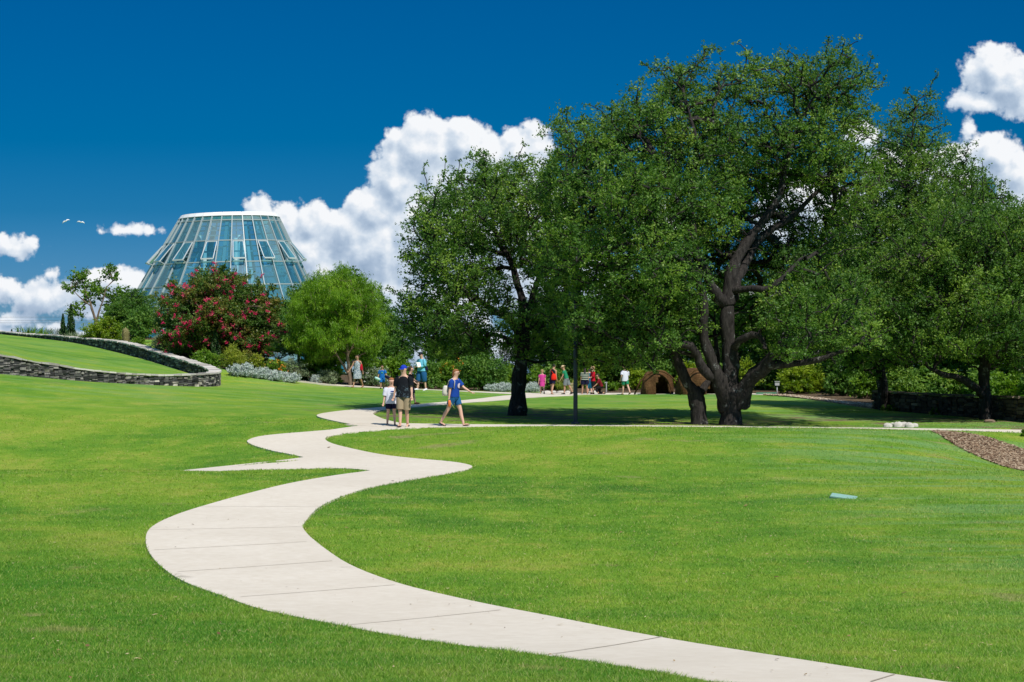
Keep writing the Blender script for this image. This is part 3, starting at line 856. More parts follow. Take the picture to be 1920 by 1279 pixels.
def grow(limbs, clumps, tip=0.012, expo=2.4, droop=0.05):
    """limbs: list of (points, radii); branches reach every clump from the nearest wood"""
    mb = MB(); nodes = []; nrad = []
    for pts, rad in limbs:
        pts = [np.array(p, dtype=float) for p in pts]
        q = smooth_poly([np.append(p, r) for p, r in zip(pts, rad)], 2)
        ph = RNG.uniform(0, 6, 3); sl_ = np.cumsum([0] + [np.linalg.norm(q[i + 1][:3] - q[i][:3]) for i in range(len(q) - 1)])
        for a, s_ in zip(q[1:], sl_[1:]):
            a[:3] += RNG.normal(size=3) * min(a[3], .15) * 0.10 + np.array([math.sin(s_ * 3.1 + ph[0]), math.sin(s_ * 2.3 + ph[1]) * .6, math.sin(s_ * 4.3 + ph[2]) * .4]) * min(.045, a[3] * .3 + .015) * min(1, s_ / 1.5)
            a[3] *= 1 + .10 * math.sin(s_ * 5.7 + ph[2])
        mb.tube([a[:3] for a in q], [a[3] for a in q], 10 if rad[0] > .1 else 7)
        for a, b_ in zip(q[:-1], q[1:]):
            m = max(1, int(np.linalg.norm(b_[:3] - a[:3]) / .3))
            for t in range(m): w = a + (b_ - a) * t / m; nodes.append(w[:3]); nrad.append(w[3])
        nodes.append(q[-1][:3]); nrad.append(q[-1][3])
    nl = len(nodes)
    nodes = list(nodes); parent = [-1] * nl
    N = np.zeros((nl + len(clumps) * 5, 3)); N[:nl] = nodes; cnt = nl
    d0 = np.array([np.min(((N[:nl] - c) ** 2).sum(1)) for c in clumps])
    order = np.argsort(d0); chains = []
    pathlen = np.zeros(len(N))
    for ci in order:
        c = clumps[ci]; dv = N[:cnt] - c
        dist = np.sqrt((dv ** 2).sum(1)) + np.maximum(0, dv[:, 2]) * 0.5 + pathlen[:cnt] * 0.25
        j = int(np.argmin(dist)); a = N[j]; L = np.linalg.norm(c - a)
        k = 2 if L < .8 else 3 if L < 1.8 else 4
        prev = j; ch = [j]
        for t in range(1, k + 1):
            f = t / k
            p = a + (c - a) * f + RNG.normal(size=3) * L * 0.07 * (1 if t < k else 0)
            p[2] += math.sin(f * math.pi) * L * 0.10 * (1 if t < k else 0)
            N[cnt] = p; parent.append(prev); pathlen[cnt] = pathlen[prev] + L / k; prev = cnt; ch.append(cnt); cnt += 1
        chains.append(ch)
    w = np.zeros(cnt)
    for ch in chains: w[ch[-1]] += tip ** expo
    for i in range(cnt - 1, nl - 1, -1): w[parent[i]] += w[i]
    r = w ** (1 / expo)
    for ch in chains:
        rr = [max(tip * .6, r[i]) for i in ch]
        rr[0] = min(rr[0], rr[1] * 1.15) if ch[0] >= nl else min(rr[1] * 1.2, nrad[ch[0]] * .95)
        mb.tube([N[i] for i in ch], rr, 5 if max(rr) > .03 else 4, caps=False)
    return mb

def px_blobs(L, d):
    """(px, py, rx, ry, depth offset, depth radius) in photo pixels / metres"""
    out = []
    for px, py, rx, ry, dd, rd in L:
        big = rx > 30
        D = d + dd * 1.5 + (1.5 if big else .6); rd = rd * (1.75 if big else 1)
        out.append((P(px, py, D), (rx / F * D, rd, ry / F * D)))
    return out

def ragged(cl, B, n, reach=(.35, .95)):
    """sprigs that break the outline of a crown"""
    cc = np.array([b[0] for b in B]); rr = np.array([b[1] for b in B])
    q = (cl[:, None] - cc[None]) / rr[None]; nn = np.linalg.norm(q, axis=2); j = nn.argmin(1); m = nn.min(1)
    out = np.where(m > .72)[0]
    if len(out) == 0: return cl[:0]
    pick = RNG.choice(out, min(n, len(out)), False)
    d = (cl[pick] - cc[j[pick]]); d /= np.linalg.norm(d, axis=1)[:, None] + 1e-9; d[:, 2] = d[:, 2] * .8 + .35
    L = RNG.uniform(*reach, len(pick))[:, None]
    return np.concatenate([cl[pick] + d * L * .55 + RNG.normal(size=d.shape) * .06, cl[pick] + d * L + RNG.normal(size=d.shape) * .08])

def make_tree(name, label, cat, px, d, blobs, limbs, spacing, nleaf, crad, leaf, lm, bm, group=None, twigs=6, up=0.6, tip=.012, zmin=None, grav=0.0, flat=.7):
    g = gnd(px, d)
    root = thing(name, label, cat, g, group)
    B = px_blobs(blobs, d)
    cl = in_blobs(B, spacing, zmin=zmin)
    spr = ragged(cl, B, int(len(cl) * .16))
    L = []
    for pts, rad in limbs:
        L.append(([g + np.array([0, 0, -0.15]) if p == 'base' else P(p[0], p[1], d + p[2]) for p in pts], rad))
    wood = grow(L, np.concatenate([cl, spr]), tip)
    part('trunk', wood.mesh('trunk'), bm, root)
    c, t, ax = sprays(cl, crad * RNG.uniform(.6, 1.15, len(cl)), nleaf, twigs, flat, None, grav)
    if len(spr):
        c2, t2, a2 = sprays(spr, crad * .5, nleaf // 3, 4, flat); c, t, ax = np.concatenate([c, c2]), np.concatenate([t, t2]), np.concatenate([ax, a2])
    k = RNG.random(len(c)) < 1.0
    part('crown', leaves_mesh('crown', c[k], t[k], leaf[0], leaf[1], up, ax[k]), lm, root)
    return root

OAKS = 'spreading live oaks on the shaded lawn'
# the big oak with several trunks
flare = lambda px, d, r: None
make_tree('oak_tree', 'largest spreading live oak, thick dark trunk forking into mossy limbs, tallest crown in view', 'tree', 1370, 60,
 [(1290,190,70,62,1.2,1.8),(1420,155,78,44,.5,1.9),(1545,160,72,62,.3,2.0),(1590,235,50,50,.3,1.6),(1200,245,88,60,.5,2.2),(1110,275,70,50,0,2.0),(1040,235,28,36,0,.8),
  (1350,290,130,80,1.0,2.6),(1500,290,100,80,.5,2.4),(1055,345,62,60,0,2.0),(1170,380,125,90,-.5,3.0),(1290,400,110,80,.2,3.0),(1090,480,95,80,-.6,2.6),(1215,500,110,90,-1.2,2.6),
  (1110,590,90,70,-.8,2.2),(1200,620,75,70,-1.4,1.8),(1130,670,70,30,-.5,1.6),(1275,585,45,55,-.8,1.4),(1580,350,70,60,.6,2.0),(1545,450,70,60,1.5,2.0),(1500,590,75,60,-1.6,1.4),(1575,620,75,65,-1.0,1.8),(1480,660,50,28,-2,1.0),(1560,560,70,60,-.4,1.8),
  (1420,470,70,50,2.2,1.4),(1480,410,60,50,1.6,1.4),(1345,520,50,40,2.4,1.2),(1370,600,60,60,3.2,1.2),(1440,600,60,50,2.6,1.4),(1500,500,50,40,-.6,1.2),(1465,560,34,26,-1.2,.8),(1350,460,50,40,1.5,1.3),(1390,380,60,45,1.6,1.6),(1445,330,60,50,2.0,1.6),(1430,500,40,40,3.0,1.2),
  (1405,112,20,14,.3,.5),(1460,122,22,18,.3,.5),(1625,175,26,18,.2,.5),(1240,130,20,24,.8,.5),(1190,160,18,14,.5,.4),(1330,115,30,25,.9,.6)],
 [(['base', (1372,740,0), (1366,650,0), (1364,560,0)], [.38,.30,.23,.205]),
  ([(1364,575,0), (1372,505,0.1), (1398,452,0.3), (1440,410,.5), (1470,340,.6), (1490,240,.5), (1530,180,.4)], [.25,.19,.15,.12,.09,.06,.03]),
  ([(1364,575,0), (1335,548,-.3), (1318,500,-.5), (1300,450,-.6), (1290,380,-.4), (1310,270,0), (1290,200,.4)], [.2,.16,.14,.11,.09,.06,.03]),
  ([(1372,560,.1), (1392,500,.6), (1418,450,.9), (1455,430,1), (1500,390,1), (1560,340,.9)], [.18,.14,.13,.11,.08,.04]),
  ([(1370,545,0), (1410,540,-.4), (1445,545,-.6), (1465,520,-.7), (1510,480,-.3)], [.13,.10,.08,.07,.04]),
  ([(1385,765,0), (1402,715,-.3), (1438,683,-.7), (1455,655,-1), (1500,640,-1.4), (1580,610,-1.2)], [.30,.24,.20,.13,.09,.05]),
  ([(1438,685,-.7), (1490,683,-1.1), (1560,670,-1.4), (1620,640,-1.4)], [.15,.10,.07,.04]),
  ([(1362,765,0), (1350,715,-.3), (1332,680,-.5), (1322,630,-.5), (1316,560,-.6), (1305,510,-.8), (1270,480,-1), (1220,470,-1.2)], [.28,.22,.17,.14,.13,.11,.08,.05]),
  ([(1378,752,-.1), (1352,718,-.3), (1322,694,-.45), (1306,668,-.55), (1293,648,-.65), (1276,643,-.8), (1254,652,-.9), (1235,640,-1)], [.20,.17,.15,.13,.12,.11,.08,.04]),
  ([(1372,655,0), (1385,640,-.5), (1405,628,-.8), (1428,632,-.9), (1436,655,-1.0)], [.15,.12,.10,.09,.07]),
  ([(1316,520,-.6), (1260,440,-.8), (1180,380,-.8), (1110,330,-.4)], [.11,.09,.07,.04]),
  ([(1300,450,-.6), (1250,330,0), (1200,260,.3)], [.09,.06,.03])],
 0.45, 72, 0.43, (0.090, 0.05), lf_oak, bark_oak, OAKS)
make_tree('oak_tree', 'low forked oak with two crooked stems just left of the largest trunk', 'tree', 1312, 60.2,
 [(1235,560,60,55,-.6,1.6),(1180,600,60,50,-.8,1.4),(1150,650,60,36,-1,1.4),(1230,640,40,26,-1.2,1.0)],
 [(['base', (1310,758,0), (1303,735,0)], [.30,.25,.22]),
  ([(1306,745,0), (1288,715,-.2), (1270,680,-.3), (1262,655,-.4), (1240,600,-.6), (1220,560,-.6)], [.2,.17,.14,.12,.08,.05]),
  ([(1306,748,0), (1322,725,.2), (1338,705,.4), (1344,660,.5), (1340,600,.6)], [.14,.12,.10,.08,.04]),
 ],
 0.37, 78, 0.36, (0.075, 0.042), lf_oak, bark_oak, OAKS)
make_tree('oak_tree', 'oak with one straight dark leaning trunk, leftmost of the large oaks', 'tree', 968, 67,
 [(930,340,55,42,0,1.8),(905,300,26,20,0,.8),(855,370,62,36,0,1.8),(805,385,26,36,0,1.0),(800,440,40,40,0,1.3),(850,430,70,60,-.5,2.4),(980,370,75,60,.3,2.2),(925,420,80,60,-.4,2.6),
  (800,500,42,40,-.3,1.5),(870,510,80,60,-1,2.4),(1010,460,75,60,.2,2.2),(1060,500,50,60,.2,1.8),(790,580,44,48,-.3,1.6),(850,600,70,55,-1,2.2),(905,640,60,30,-1,1.8),(820,655,50,22,-.6,1.4),(1035,580,55,60,-.4,1.8),(1040,640,50,40,-.4,1.6),(930,560,40,40,-1.6,1.2),(785,470,30,34,0,.9),(775,540,24,28,0,.8),(800,612,40,30,.4,1.2),(850,655,60,22,-.4,1.4),(1075,430,40,50,.5,1.6),(770,460,18,14,0,.5),(757,610,16,14,-.3,.6),(1000,650,30,25,-1.4,1),(965,610,30,22,-2.0,.9)],
 [(['base', (972,735,0), (977,690,0), (981,640,0), (985,590,0)], [.34,.27,.23,.20,.18]),
  ([(985,600,0), (978,550,.2), (960,500,.3), (930,440,.2), (915,370,.1)], [.17,.13,.10,.07,.03]),
  ([(985,600,0), (1000,560,-.2), (1015,510,-.2), (1010,440,0), (985,370,.1)], [.15,.11,.09,.06,.03]),
  ([(981,640,0), (955,600,-.6), (910,570,-.9), (860,540,-.9), (800,480,-.5)], [.12,.11,.09,.06,.03]),
  ([(983,625,0), (1010,600,.2), (1045,575,.2)], [.10,.08,.04]),
  ([(981,650,0), (940,630,-.7), (880,620,-1), (820,600,-.8)], [.09,.07,.05,.03])],
 0.47, 74, 0.45, (0.096, 0.054), lf_oak, bark_oak, OAKS)
make_tree('oak_tree', 'oak at the right edge with short trunk and curved low branch before the wall', 'tree', 1848, 64.5,
 [(1850,450,80,60,0,2.2),(1790,430,70,50,0,2.0),(1730,500,80,60,0,2.2),(1900,520,80,80,0,2.4),(1800,560,110,70,-.5,2.8),(1690,590,70,60,-.3,2.0),(1870,620,90,60,-.8,2.4),(1760,640,90,45,-.8,2.4),(1690,665,50,25,-.6,1.2),(1900,680,60,24,-1,1.6),(1930,420,50,40,0,1.4),(1975,480,90,90,0,2.4),(1990,620,90,80,-.4,2.4)],
 [(['base', (1846,735,0), (1848,690,0), (1852,600,0), (1850,520,0)], [.23,.19,.17,.15,.10]),
  ([(1846,745,0), (1825,722,-.4), (1795,708,-.7), (1765,702,-.9), (1740,690,-1.0)], [.14,.13,.11,.09,.05]),
  ([(1850,650,0), (1800,600,-.2), (1750,540,0), (1730,490,0)], [.13,.10,.07,.03]),
  ([(1850,600,0), (1900,560,.1), (1950,500,0)], [.12,.09,.04])],
 0.42, 76, 0.42, (0.086, 0.05), lf_oak, bark_oak, OAKS)
make_tree('oak_tree', 'oak with a thin airy top right of the largest oak', 'tree', 1660, 73,
 [(1712,215,34,34,0,1.0),(1700,270,60,36,0,1.6),(1760,300,50,34,0,1.4),(1700,330,70,45,0,2.0),(1640,330,36,36,0,1.2),(1790,350,55,36,0,1.6),(1840,370,45,30,0,1.3),(1740,400,110,55,0,2.8),(1640,420,80,60,0,2.4),(1850,420,60,40,0,2.0),
  (1620,520,90,70,0,2.6),(1730,500,90,60,0,2.6),(1570,600,80,60,-.4,2.2),(1660,620,90,55,-.6,2.6),(1750,215,16,12,0,.4),(1740,185,14,14,0,.4),(1760,620,70,50,0,2.2),(1610,680,70,30,0,1.8)],
 [(['base', (1655,730,0), (1650,650,0), (1660,560,0)], [.24,.19,.17,.15]),
  ([(1660,570,0), (1690,480,.1), (1700,380,.1), (1705,290,0), (1715,210,0)], [.15,.11,.08,.05,.02]),
  ([(1660,570,0), (1630,480,0), (1635,400,0), (1640,340,0)], [.13,.09,.06,.03]),
  ([(1690,480,.1), (1750,410,0), (1800,360,0), (1840,360,0)], [.09,.07,.05,.02]),
  ([(1650,650,0), (1600,600,-.3), (1560,590,-.5)], [.12,.08,.04])],
 0.44, 72, 0.46, (0.092, 0.052), lf_oak, bark_oak, OAKS)

# dense evergreens closing the view behind the oaks: one tree built, the others are copies of it
def dome_tree(name, label, h, w, lm, bm, n_sp, nleaf, leaf, trunkh=0.12, group=None, up=.5, crad=.5, trunk_r=.14, gap=None):
    root = thing(name, label, 'tree', (0, 0, 0), group)
    bl = []
    for i in range(9):
        a = i * 2.4; r = w * .27 * math.sqrt(i / 9) * 1.3
        bl.append(((r * math.cos(a), r * math.sin(a), h * (trunkh + (1 - trunkh) * (.45 + .25 * math.cos(i * 1.7) * (1 - i / 12)))), (w * .24, w * .24, h * .25)))
    bl.append(((0, 0, h * .78), (w * .22, w * .22, h * .2)))
    bl.append(((0, 0, h * (trunkh + .3 * (1 - trunkh))), (w * .44, w * .44, h * .3 * (1 - trunkh))))
    cl = in_blobs(bl, n_sp, zmin=h * trunkh * .6)
    wood = grow([([(0, 0, -.2), (.05 * w * .3, 0, h * .3), (-.03 * w, .02 * w, h * .62)], [trunk_r * 1.2, trunk_r * .8, trunk_r * .4]),
                 ([(0, 0, h * .25), (w * .16, .05 * w, h * .45), (w * .28, .05 * w, h * .6)], [trunk_r * .6, trunk_r * .45, trunk_r * .2]),
                 ([(0, 0, h * .25), (-w * .16, -.05 * w, h * .42), (-w * .3, 0, h * .55)], [trunk_r * .6, trunk_r * .45, trunk_r * .2])], cl)
    part('trunk', wood.mesh('trunk'), bm, root, True)
    c, t, ax = sprays(cl, crad, nleaf)
    part('crown', leaves_mesh('crown', c, t, leaf[0], leaf[1], up, ax), lm, root, True)
    return root
def place(root, px, d, s=(1, 1, 1), rz=0.0, dz=0.0):
    g = gnd(px, d); root.location = (g[0], g[1], g[2] + dz); root.scale = s; root.rotation_euler = (0, 0, rz)
    return root
bt = dome_tree('evergreen_tree', '', 7.0, 6.6, lf_dark, bark_dark, .62, 84, (.15, .085), .03, 'evergreens behind the oaks', crad=.62)
BT = [(1040,112,1.0,.78,.0,'dark evergreen far behind, between the straight oak trunk and the lamp post'),
 (1150,108,1.05,.86,1.1,'dark evergreen far behind the lamp post and the group of visitors'),
 (1265,113,1.1,.95,2.0,'dark evergreen far behind the woven huts'),
 (1375,106,1.0,.95,3.0,'dark evergreen right behind the largest oak trunk'),
 (1480,104,1.05,1.05,4.2,'dark evergreen above the bright shrub right of the largest oak trunk'),
 (1600,98,1.1,1.1,5.1,'dark evergreen left of the start of the low stone wall'),
 (1705,94,1.05,1.05,.7,'dark evergreen above the left half of the low stone wall'),
 (1810,91,1.05,1.12,1.9,'dark evergreen behind the short-trunked oak at the right edge'),
 (1920,88,1.1,1.25,2.9,'dark evergreen cut by the right border, beyond the stone wall'),
 (2010,84,1.1,1.35,3.9,'dark evergreen just outside the right border')]
for i, (px, d, sx, sz, rz, lb) in enumerate(BT):
    o = bt if i == 0 else copy_tree(bt)
    place(o, px, d, (sx, sx, sz), rz); o['label'] = lb
# trees left of the oaks
t1 = dome_tree('broadleaf_tree', 'dark broad-leaved tree standing behind the feathery lime tree', 6.6, 5.6, lf_dark, bark_dark, .52, 80, (.15, .09), .12, crad=.5)
place(t1, 655, 116, (1.0, 1.0, 1.0), .4, -.3)
t2 = copy_tree(t1); place(t2, 735, 124, (.58, .58, .60), 2.2, .1); t2['label'] = 'small dark tree between the feathery lime tree and the leftmost oak crown'
t3 = copy_tree(t1); place(t3, 252, 119, (.72, .6, .47), 4.0, -.2); t3['label'] = 'dark rounded tree just left of the pink crape myrtle'
t4 = copy_tree(t1); place(t4, 560, 120, (.65, .65, .78), 5.0, -.2); t4['label'] = 'dark tree squeezed between the crape myrtle and the feathery lime tree'
t5 = copy_tree(t1); place(t5, 862, 122, (.8, .8, .62), 1.0, -.3); t5['label'] = 'dark tree behind the round bush left of the straight oak trunk'

# feathery lime tree (fine drooping leaflets)
g = gnd(656, 98.5)
ft = thing('feathery_tree', 'feathery lime-green tree with thin forked trunk behind the woman in the dress', 'tree', g)
B = px_blobs([(628,560,60,48,0,1.7),(590,595,46,55,0,1.5),(665,590,52,60,0,1.5),(625,625,70,50,0,1.9),(580,640,40,28,0,1.2),(680,640,34,34,0,1.2),(610,535,26,20,0,.8),(650,530,26,20,0,.8),(690,575,20,36,0,.8),(600,662,44,22,0,1.2),(668,668,26,20,.5,.9),(560,610,18,30,0,.9)], 98.5)
cl = in_blobs(B, .36); cl = np.concatenate([cl, ragged(cl, B, 90, (.15, .45))])
wood = grow([([g + [0, 0, -.1], P(655,690,98.5), P(650,650,98.5), P(640,600,98.5)], [.10,.085,.07,.04]), ([P(652,700,98.5), P(635,670,98.3), P(610,635,98.3), P(595,600,98.3)], [.06,.05,.04,.02]),
             ([P(652,668,98.5), P(670,630,98.6), P(672,590,98.6)], [.055,.04,.02])], cl, .007)
part('trunk', wood.mesh('trunk'), bark_tan, ft)
c, t, ax = sprays(cl, .42, 110, 7, .8)
part('crown', leaves_mesh('crown', c + np.array([0, 0, -.04]), t, .17, .024, .1, ax * .4 + np.array([0, 0, -.9])), leaf_mat('feathery_leaves', (0.08, 0.19, 0.013), (0.17, 0.335, 0.020), (0.33, 0.49, 0.038), 0.45), ft)

# open small tree at the left
g = gnd(180, 128)
ot = thing('open_tree', 'small open-crowned tree with visible twisting branches left of the glasshouse', 'tree', g)
B = px_blobs([(152,522,22,14,0,.7),(205,520,20,22,0,.7),(135,540,16,12,0,.5),(180,545,30,18,0,.9),(165,570,20,14,0,.7),(225,560,26,20,0,.8),(245,575,22,30,0,.8),(215,590,24,28,0,.8),(148,585,20,14,0,.6)], 128)
cl = in_blobs(B, .36)
wood = grow([([g + [0, 0, -.1], P(180,600,128), P(172,575,128), P(160,552,128)], [.12,.09,.07,.04]), ([P(180,605,128), P(190,570,128), P(200,540,128)], [.07,.05,.03]), ([P(182,610,128), P(210,590,128), P(235,575,128)], [.07,.05,.03]), ([P(172,575,128), P(150,560,128), P(136,543,128)], [.05,.04,.02])], cl, .012)
part('trunk', wood.mesh('trunk'), bark_tan, ot)
c, t, ax = sprays(cl, .36, 36, 6)
part('crown', leaves_mesh('crown', c, t, .17, .10, .5, ax), lf_bright, ot)

# crape myrtle
g = gnd(412, 101)
cm = thing('crape_myrtle', 'wide crape myrtle covered in pink-red blossom in front of the glasshouse', 'tree', g)
B = px_blobs([(410,548,60,36,0,1.4),(360,570,48,40,0,1.3),(460,570,50,40,0,1.3),(335,600,38,40,0,1.2),(490,600,38,44,0,1.2),(410,600,90,50,0,2.0),(370,640,70,36,0,1.6),(460,640,66,36,0,1.6),(430,525,26,16,0,.7),(385,528,22,14,0,.6),(512,580,16,22,0,.5)], 101)
cl = in_blobs(B, .38); cl = np.concatenate([cl, ragged(cl, B, 60, (.3, .7))])
wood = grow([([g + [0, 0, -.1], P(400,640,101), P(380,590,101)], [.09,.06,.03]), ([g + [.1, 0, -.1], P(430,640,101), P(455,585,101)], [.09,.06,.03]), ([g + [0, 0, -.1], P(415,620,101), P(412,550,101)], [.08,.05,.03])], cl, .01)
part('trunk', wood.mesh('trunk'), bark_tan, cm)
c, t, ax = sprays(cl, .38, 84, 6)
part('crown', leaves_mesh('crown', c, t, .12, .07, .5, ax), lf_rust, cm)
cc = cl.mean(0); out = (cl - cc) / np.array([2.2, 1.5, 1.4]); R_ = np.linalg.norm(out, axis=1)
sel = (R_ > .72) & ((cl[:, 1] < 101.6)) & (RNG.random(len(cl)) < np.clip(.58 + .5 * np.sin(cl[:, 0] * 2.6 + 1) * np.sin(cl[:, 2] * 3.1), .05, .95))
fc = cl[sel] + (out[sel] / R_[sel, None]) * .32 + np.array([0, -.05, .10])
c, t, ax = sprays(fc, .15, 48, 6, 1.0)
part('blossom', leaves_mesh('blossom', c, t, .06, .05, .4, ax), fl_pink, cm)

# ---------------------------------------------------------------- shrubs
def shrub(name, label, px, d, wpx, hpx, lm, leaf, n, style='mound', stems=True, cat='shrub', group=None, flowers=None, depth=.8, up=.5):
    g = gnd(px, d); w = wpx / F * d; h = hpx / F * d
    root = thing(name, label, cat, g, group)
    k = max(10, n // 40)
    if style == 'mound':
        u = unit(k); u[:, 2] = np.abs(u[:, 2]) ** .8; r = RNG.random(k) ** .4
        cl = u * r[:, None] * np.array([w / 2, w / 2 * depth, h]) * np.array([.92, .92, .86]) + np.array([0, 0, h * .08])
        cl[:, 0] += RNG.normal(size=k) * w * .05
        c, t, ax = sprays(cl, np.full(k, min(w, h) * .20 + .03), 42, 6)
    elif style == 'grass':      # arching upright blades
        m = n; a = RNG.uniform(0, 6.28, m); rr = RNG.random(m) ** .5
        base = np.stack([np.cos(a) * rr * w * .38, np.sin(a) * rr * w * .38 * depth, np.zeros(m)], -1)
        tt = RNG.uniform(.25, 1, m)[:, None]
        dirn = np.stack([np.cos(a) * rr * w * .3, np.sin(a) * rr * w * .3 * depth, np.full(m, h) * RNG.uniform(.6, 1, m)], -1)
        c = base + dirn * tt; t = RNG.random(m); ax = dirn / np.linalg.norm(dirn, axis=1)[:, None]; cl = base[:40] + dirn[:40] * .8
    elif style == 'cone':
        m = n; z = RNG.random(m) ** 1.25; a = RNG.uniform(0, 6.28, m)
        wob = .75 + .25 * np.sin(z * 17 + a * 3)
        rr = (1 - z) ** .75 * (RNG.random(m) ** .35) * wob
        c = np.stack([np.cos(a) * rr * w / 2, np.sin(a) * rr * w / 2, z * h * .97 + .02], -1); t = RNG.random(m); ax = np.stack([np.cos(a) * .3, np.sin(a) * .3, np.ones(m)], -1); cl = c[:30]
    mesh = leaves_mesh('foliage', np.maximum(c, [-99, -99, .0]), t, leaf[0], leaf[1], up, ax)
    part('foliage', mesh, lm, root, True)
    if stems:
        mb = MB()
        for q in cl[RNG.choice(len(cl), min(len(cl), 16), False)]:
            mb.tube([(q[0] * .15, q[1] * .15, -.05), (q[0] * .5, q[1] * .5, q[2] * .6), tuple(q)], [.022, .016, .008], 4, caps=False)
        part('stem', mb.mesh('stem'), bark_tan, root, True)
    if flowers:
        fm, cnt, sz = flowers
        u = unit(cnt); u[:, 2] = np.abs(u[:, 2]); u[:, 1] = -np.abs(u[:, 1])
        c = u * np.array([w / 2, w / 2 * depth, h]) * .97
        c, t, ax = sprays(c, sz, 12, 4, 1)
        part('blossom', leaves_mesh('blossom', c, t, sz * .6, sz * .5, .5), fm, root, True)
    return root
S = shrub
# hill garden at left
S('yucca','spiky low yucca with pale leaf tips on the hill crest',62,137,54,30,lf_bright,(.7,.07),520,'grass',False,'plant')
S('yucca','spiky plant cut by the left border on the hill crest',4,141,40,18,lf_palm,(.5,.05),260,'grass',False,'plant')
S('conifer_shrub','tiny dark conifer poking above the hill crest near the left border',22,138,14,30,lf_conifer,(.12,.05),1400,'cone')
S('conifer_shrub','taller of two dark pointed conifers left of the open-crowned tree',133,126,24,62,lf_conifer,(.14,.05),3000,'cone')
S('conifer_shrub','shorter dark conifer touching the taller pointed one on its left side',118,127,18,44,lf_conifer,(.14,.05),1800,'cone')
S('ornamental_grass','dry wispy grass tuft on the hill crest between yucca and conifers',104,130,34,22,lf_sage,(.4,.02),300,'grass',False,'plant')
S('ornamental_grass','pale dry grass at the foot of the pointed conifers',140,122,34,16,lf_sage,(.35,.025),420,'grass',False,'plant')
S('shrub','rounded glossy yellow-green bush on the hill beside the barrel-shaped cactus',196,117,86,50,lf_lime,(.13,.07),6500)
S('shrub','dark leafy bush behind the columnar cactus',262,114,70,62,lf_dark,(.15,.08),4500)
S('shrub','fresh green low bush right of the columnar cactus',258,110,34,24,lf_bright,(.10,.05),1800)
S('sage_shrub','pale grey-green sage bush below the left part of the crape myrtle',308,105,66,42,lf_sage,(.12,.03),4200)
S('sage_shrub','taller pale grey-green sage bush with upright tips beside the pointed conifer',345,103,60,56,lf_sage,(.14,.03),4600)
S('shrub','small green bush behind the stone wall left of the pointed conifer',318,101.5,44,24,lf_bright,(.09,.05),2000)
S('shrub','mid green low bush at the foot of the pointed conifer near the wall nose',388,98,66,34,lf_bright,(.09,.05),3400)
S('conifer_shrub','dark upright conifer behind the nose of the stone wall',404,100,34,74,lf_conifer,(.12,.04),6500,'cone')
S('broom_shrub','yellow-green upright broom bush right of the wall nose',440,97.5,46,50,lf_yellow,(.16,.02),3600)
S('shrub','rusty green dense bush between the yellow broom and the fan palm',465,98.5,40,40,lf_rust,(.11,.05),2600)
S('shrub','small round yellow-green bush left of the orange-flowered shrub',482,97.6,26,42,lf_yellow,(.10,.04),2000)
S('shrub','shrub dotted with orange-red flowers behind the silver plants',515,97.8,52,34,lf_bright,(.10,.05),2600,flowers=(fl_orange,26,.10))
S('shrub','pale blue-grey lavender mass behind the silver plants',548,98.2,56,40,lf_sage,(.12,.03),3000)
S('shrub','bright green broad-leaved bush with arching leaves left of the feathery tree',590,100,68,60,lf_bright,(.24,.11),2600)
S('shrub','second bright broad-leaved bush at the foot of the feathery tree',622,99.5,46,50,lf_bright,(.22,.10),1900)
S('shrub','low grey-green perennials left of the woman in the dress',610,98.4,70,26,lf_sage,(.12,.04),2600)
S('shrub','tall yellow-green leafy bush behind the woman in the dress',690,103,60,70,lf_bright,(.18,.09),3000)
S('shrub','low grey-green flowering bush between the dress woman and the boy in blue',698,100,70,40,lf_sage,(.12,.05),3400,flowers=(fl_white,16,.07))
S('shrub','bright bush behind the boy in blue',742,103,74,62,lf_bright,(.16,.08),3600)
S('shrub','dark green bush behind the man in light blue',800,101,64,54,lf_dark,(.14,.08),3600)
S('shrub','leafy bush with yellow and orange flowers behind the striding woman',850,102,66,62,lf_bright,(.14,.08),3600,flowers=(fl_orange,26,.11))
S('shrub','big round dark green bush between the striding woman and the straight oak trunk',905,100.5,98,72,lf_dark,(.13,.075),9000)
S('shrub','mid green hedge-like bush touching the straight oak trunk on its left',955,103,56,52,lf_bright,(.13,.07),3000)
S('sage_shrub','hazy silver-grey tree-like shrub seen beside the straight oak trunk',948,112,56,92,lf_sage,(.12,.03),4200)
S('shrub','green hedge right of the straight oak trunk behind the girl in pink',1010,104,70,40,lf_bright,(.13,.07),3400)
S('shrub','dark bush behind the woman with the red bag',1050,107,70,56,lf_dark,(.14,.08),3400)
S('shrub','leafy bush behind the lamp post and the child in red',1120,106,70,64,lf_bright,(.15,.08),3400)
S('shrub','grassy low plants between the walkers and the lamp post',1062,101,44,26,lf_yellow,(.3,.02),500,'grass',False,'plant')
S('shrub','small bright plant left of the boy in the white shirt',1150,101,34,20,lf_bright,(.14,.07),900,cat='plant')
S('shrub','bright yellow-green bush right of the boy in the white shirt',1190,102.5,52,44,lf_lime,(.13,.07),3200)
S('shrub','bright lime bush seen between the forked oak stems',1290,104,50,50,lf_lime,(.14,.08),2400)
S('shrub','bright lime bush seen right behind the largest oak trunk',1400,99,52,60,lf_lime,(.14,.08),3000)
S('shrub','large sunlit bush with long drooping leaves right of the largest oak trunk',1500,94,96,62,lf_lime,(.22,.07),6500)
S('shrub','dark rounded bush at the end of the gravel verge',1580,90,74,58,lf_dark,(.15,.08),4600)
S('shrub','mid green bush just before the start of the low stone wall',1625,86,60,52,lf_bright,(.14,.08),2800)
S('shrub','green bush above the left end of the low stone wall',1690,85,84,62,lf_oak,(.14,.08),4200)
S('shrub','green bush above the middle of the low stone wall',1775,83,84,58,lf_oak,(.14,.08),4200)
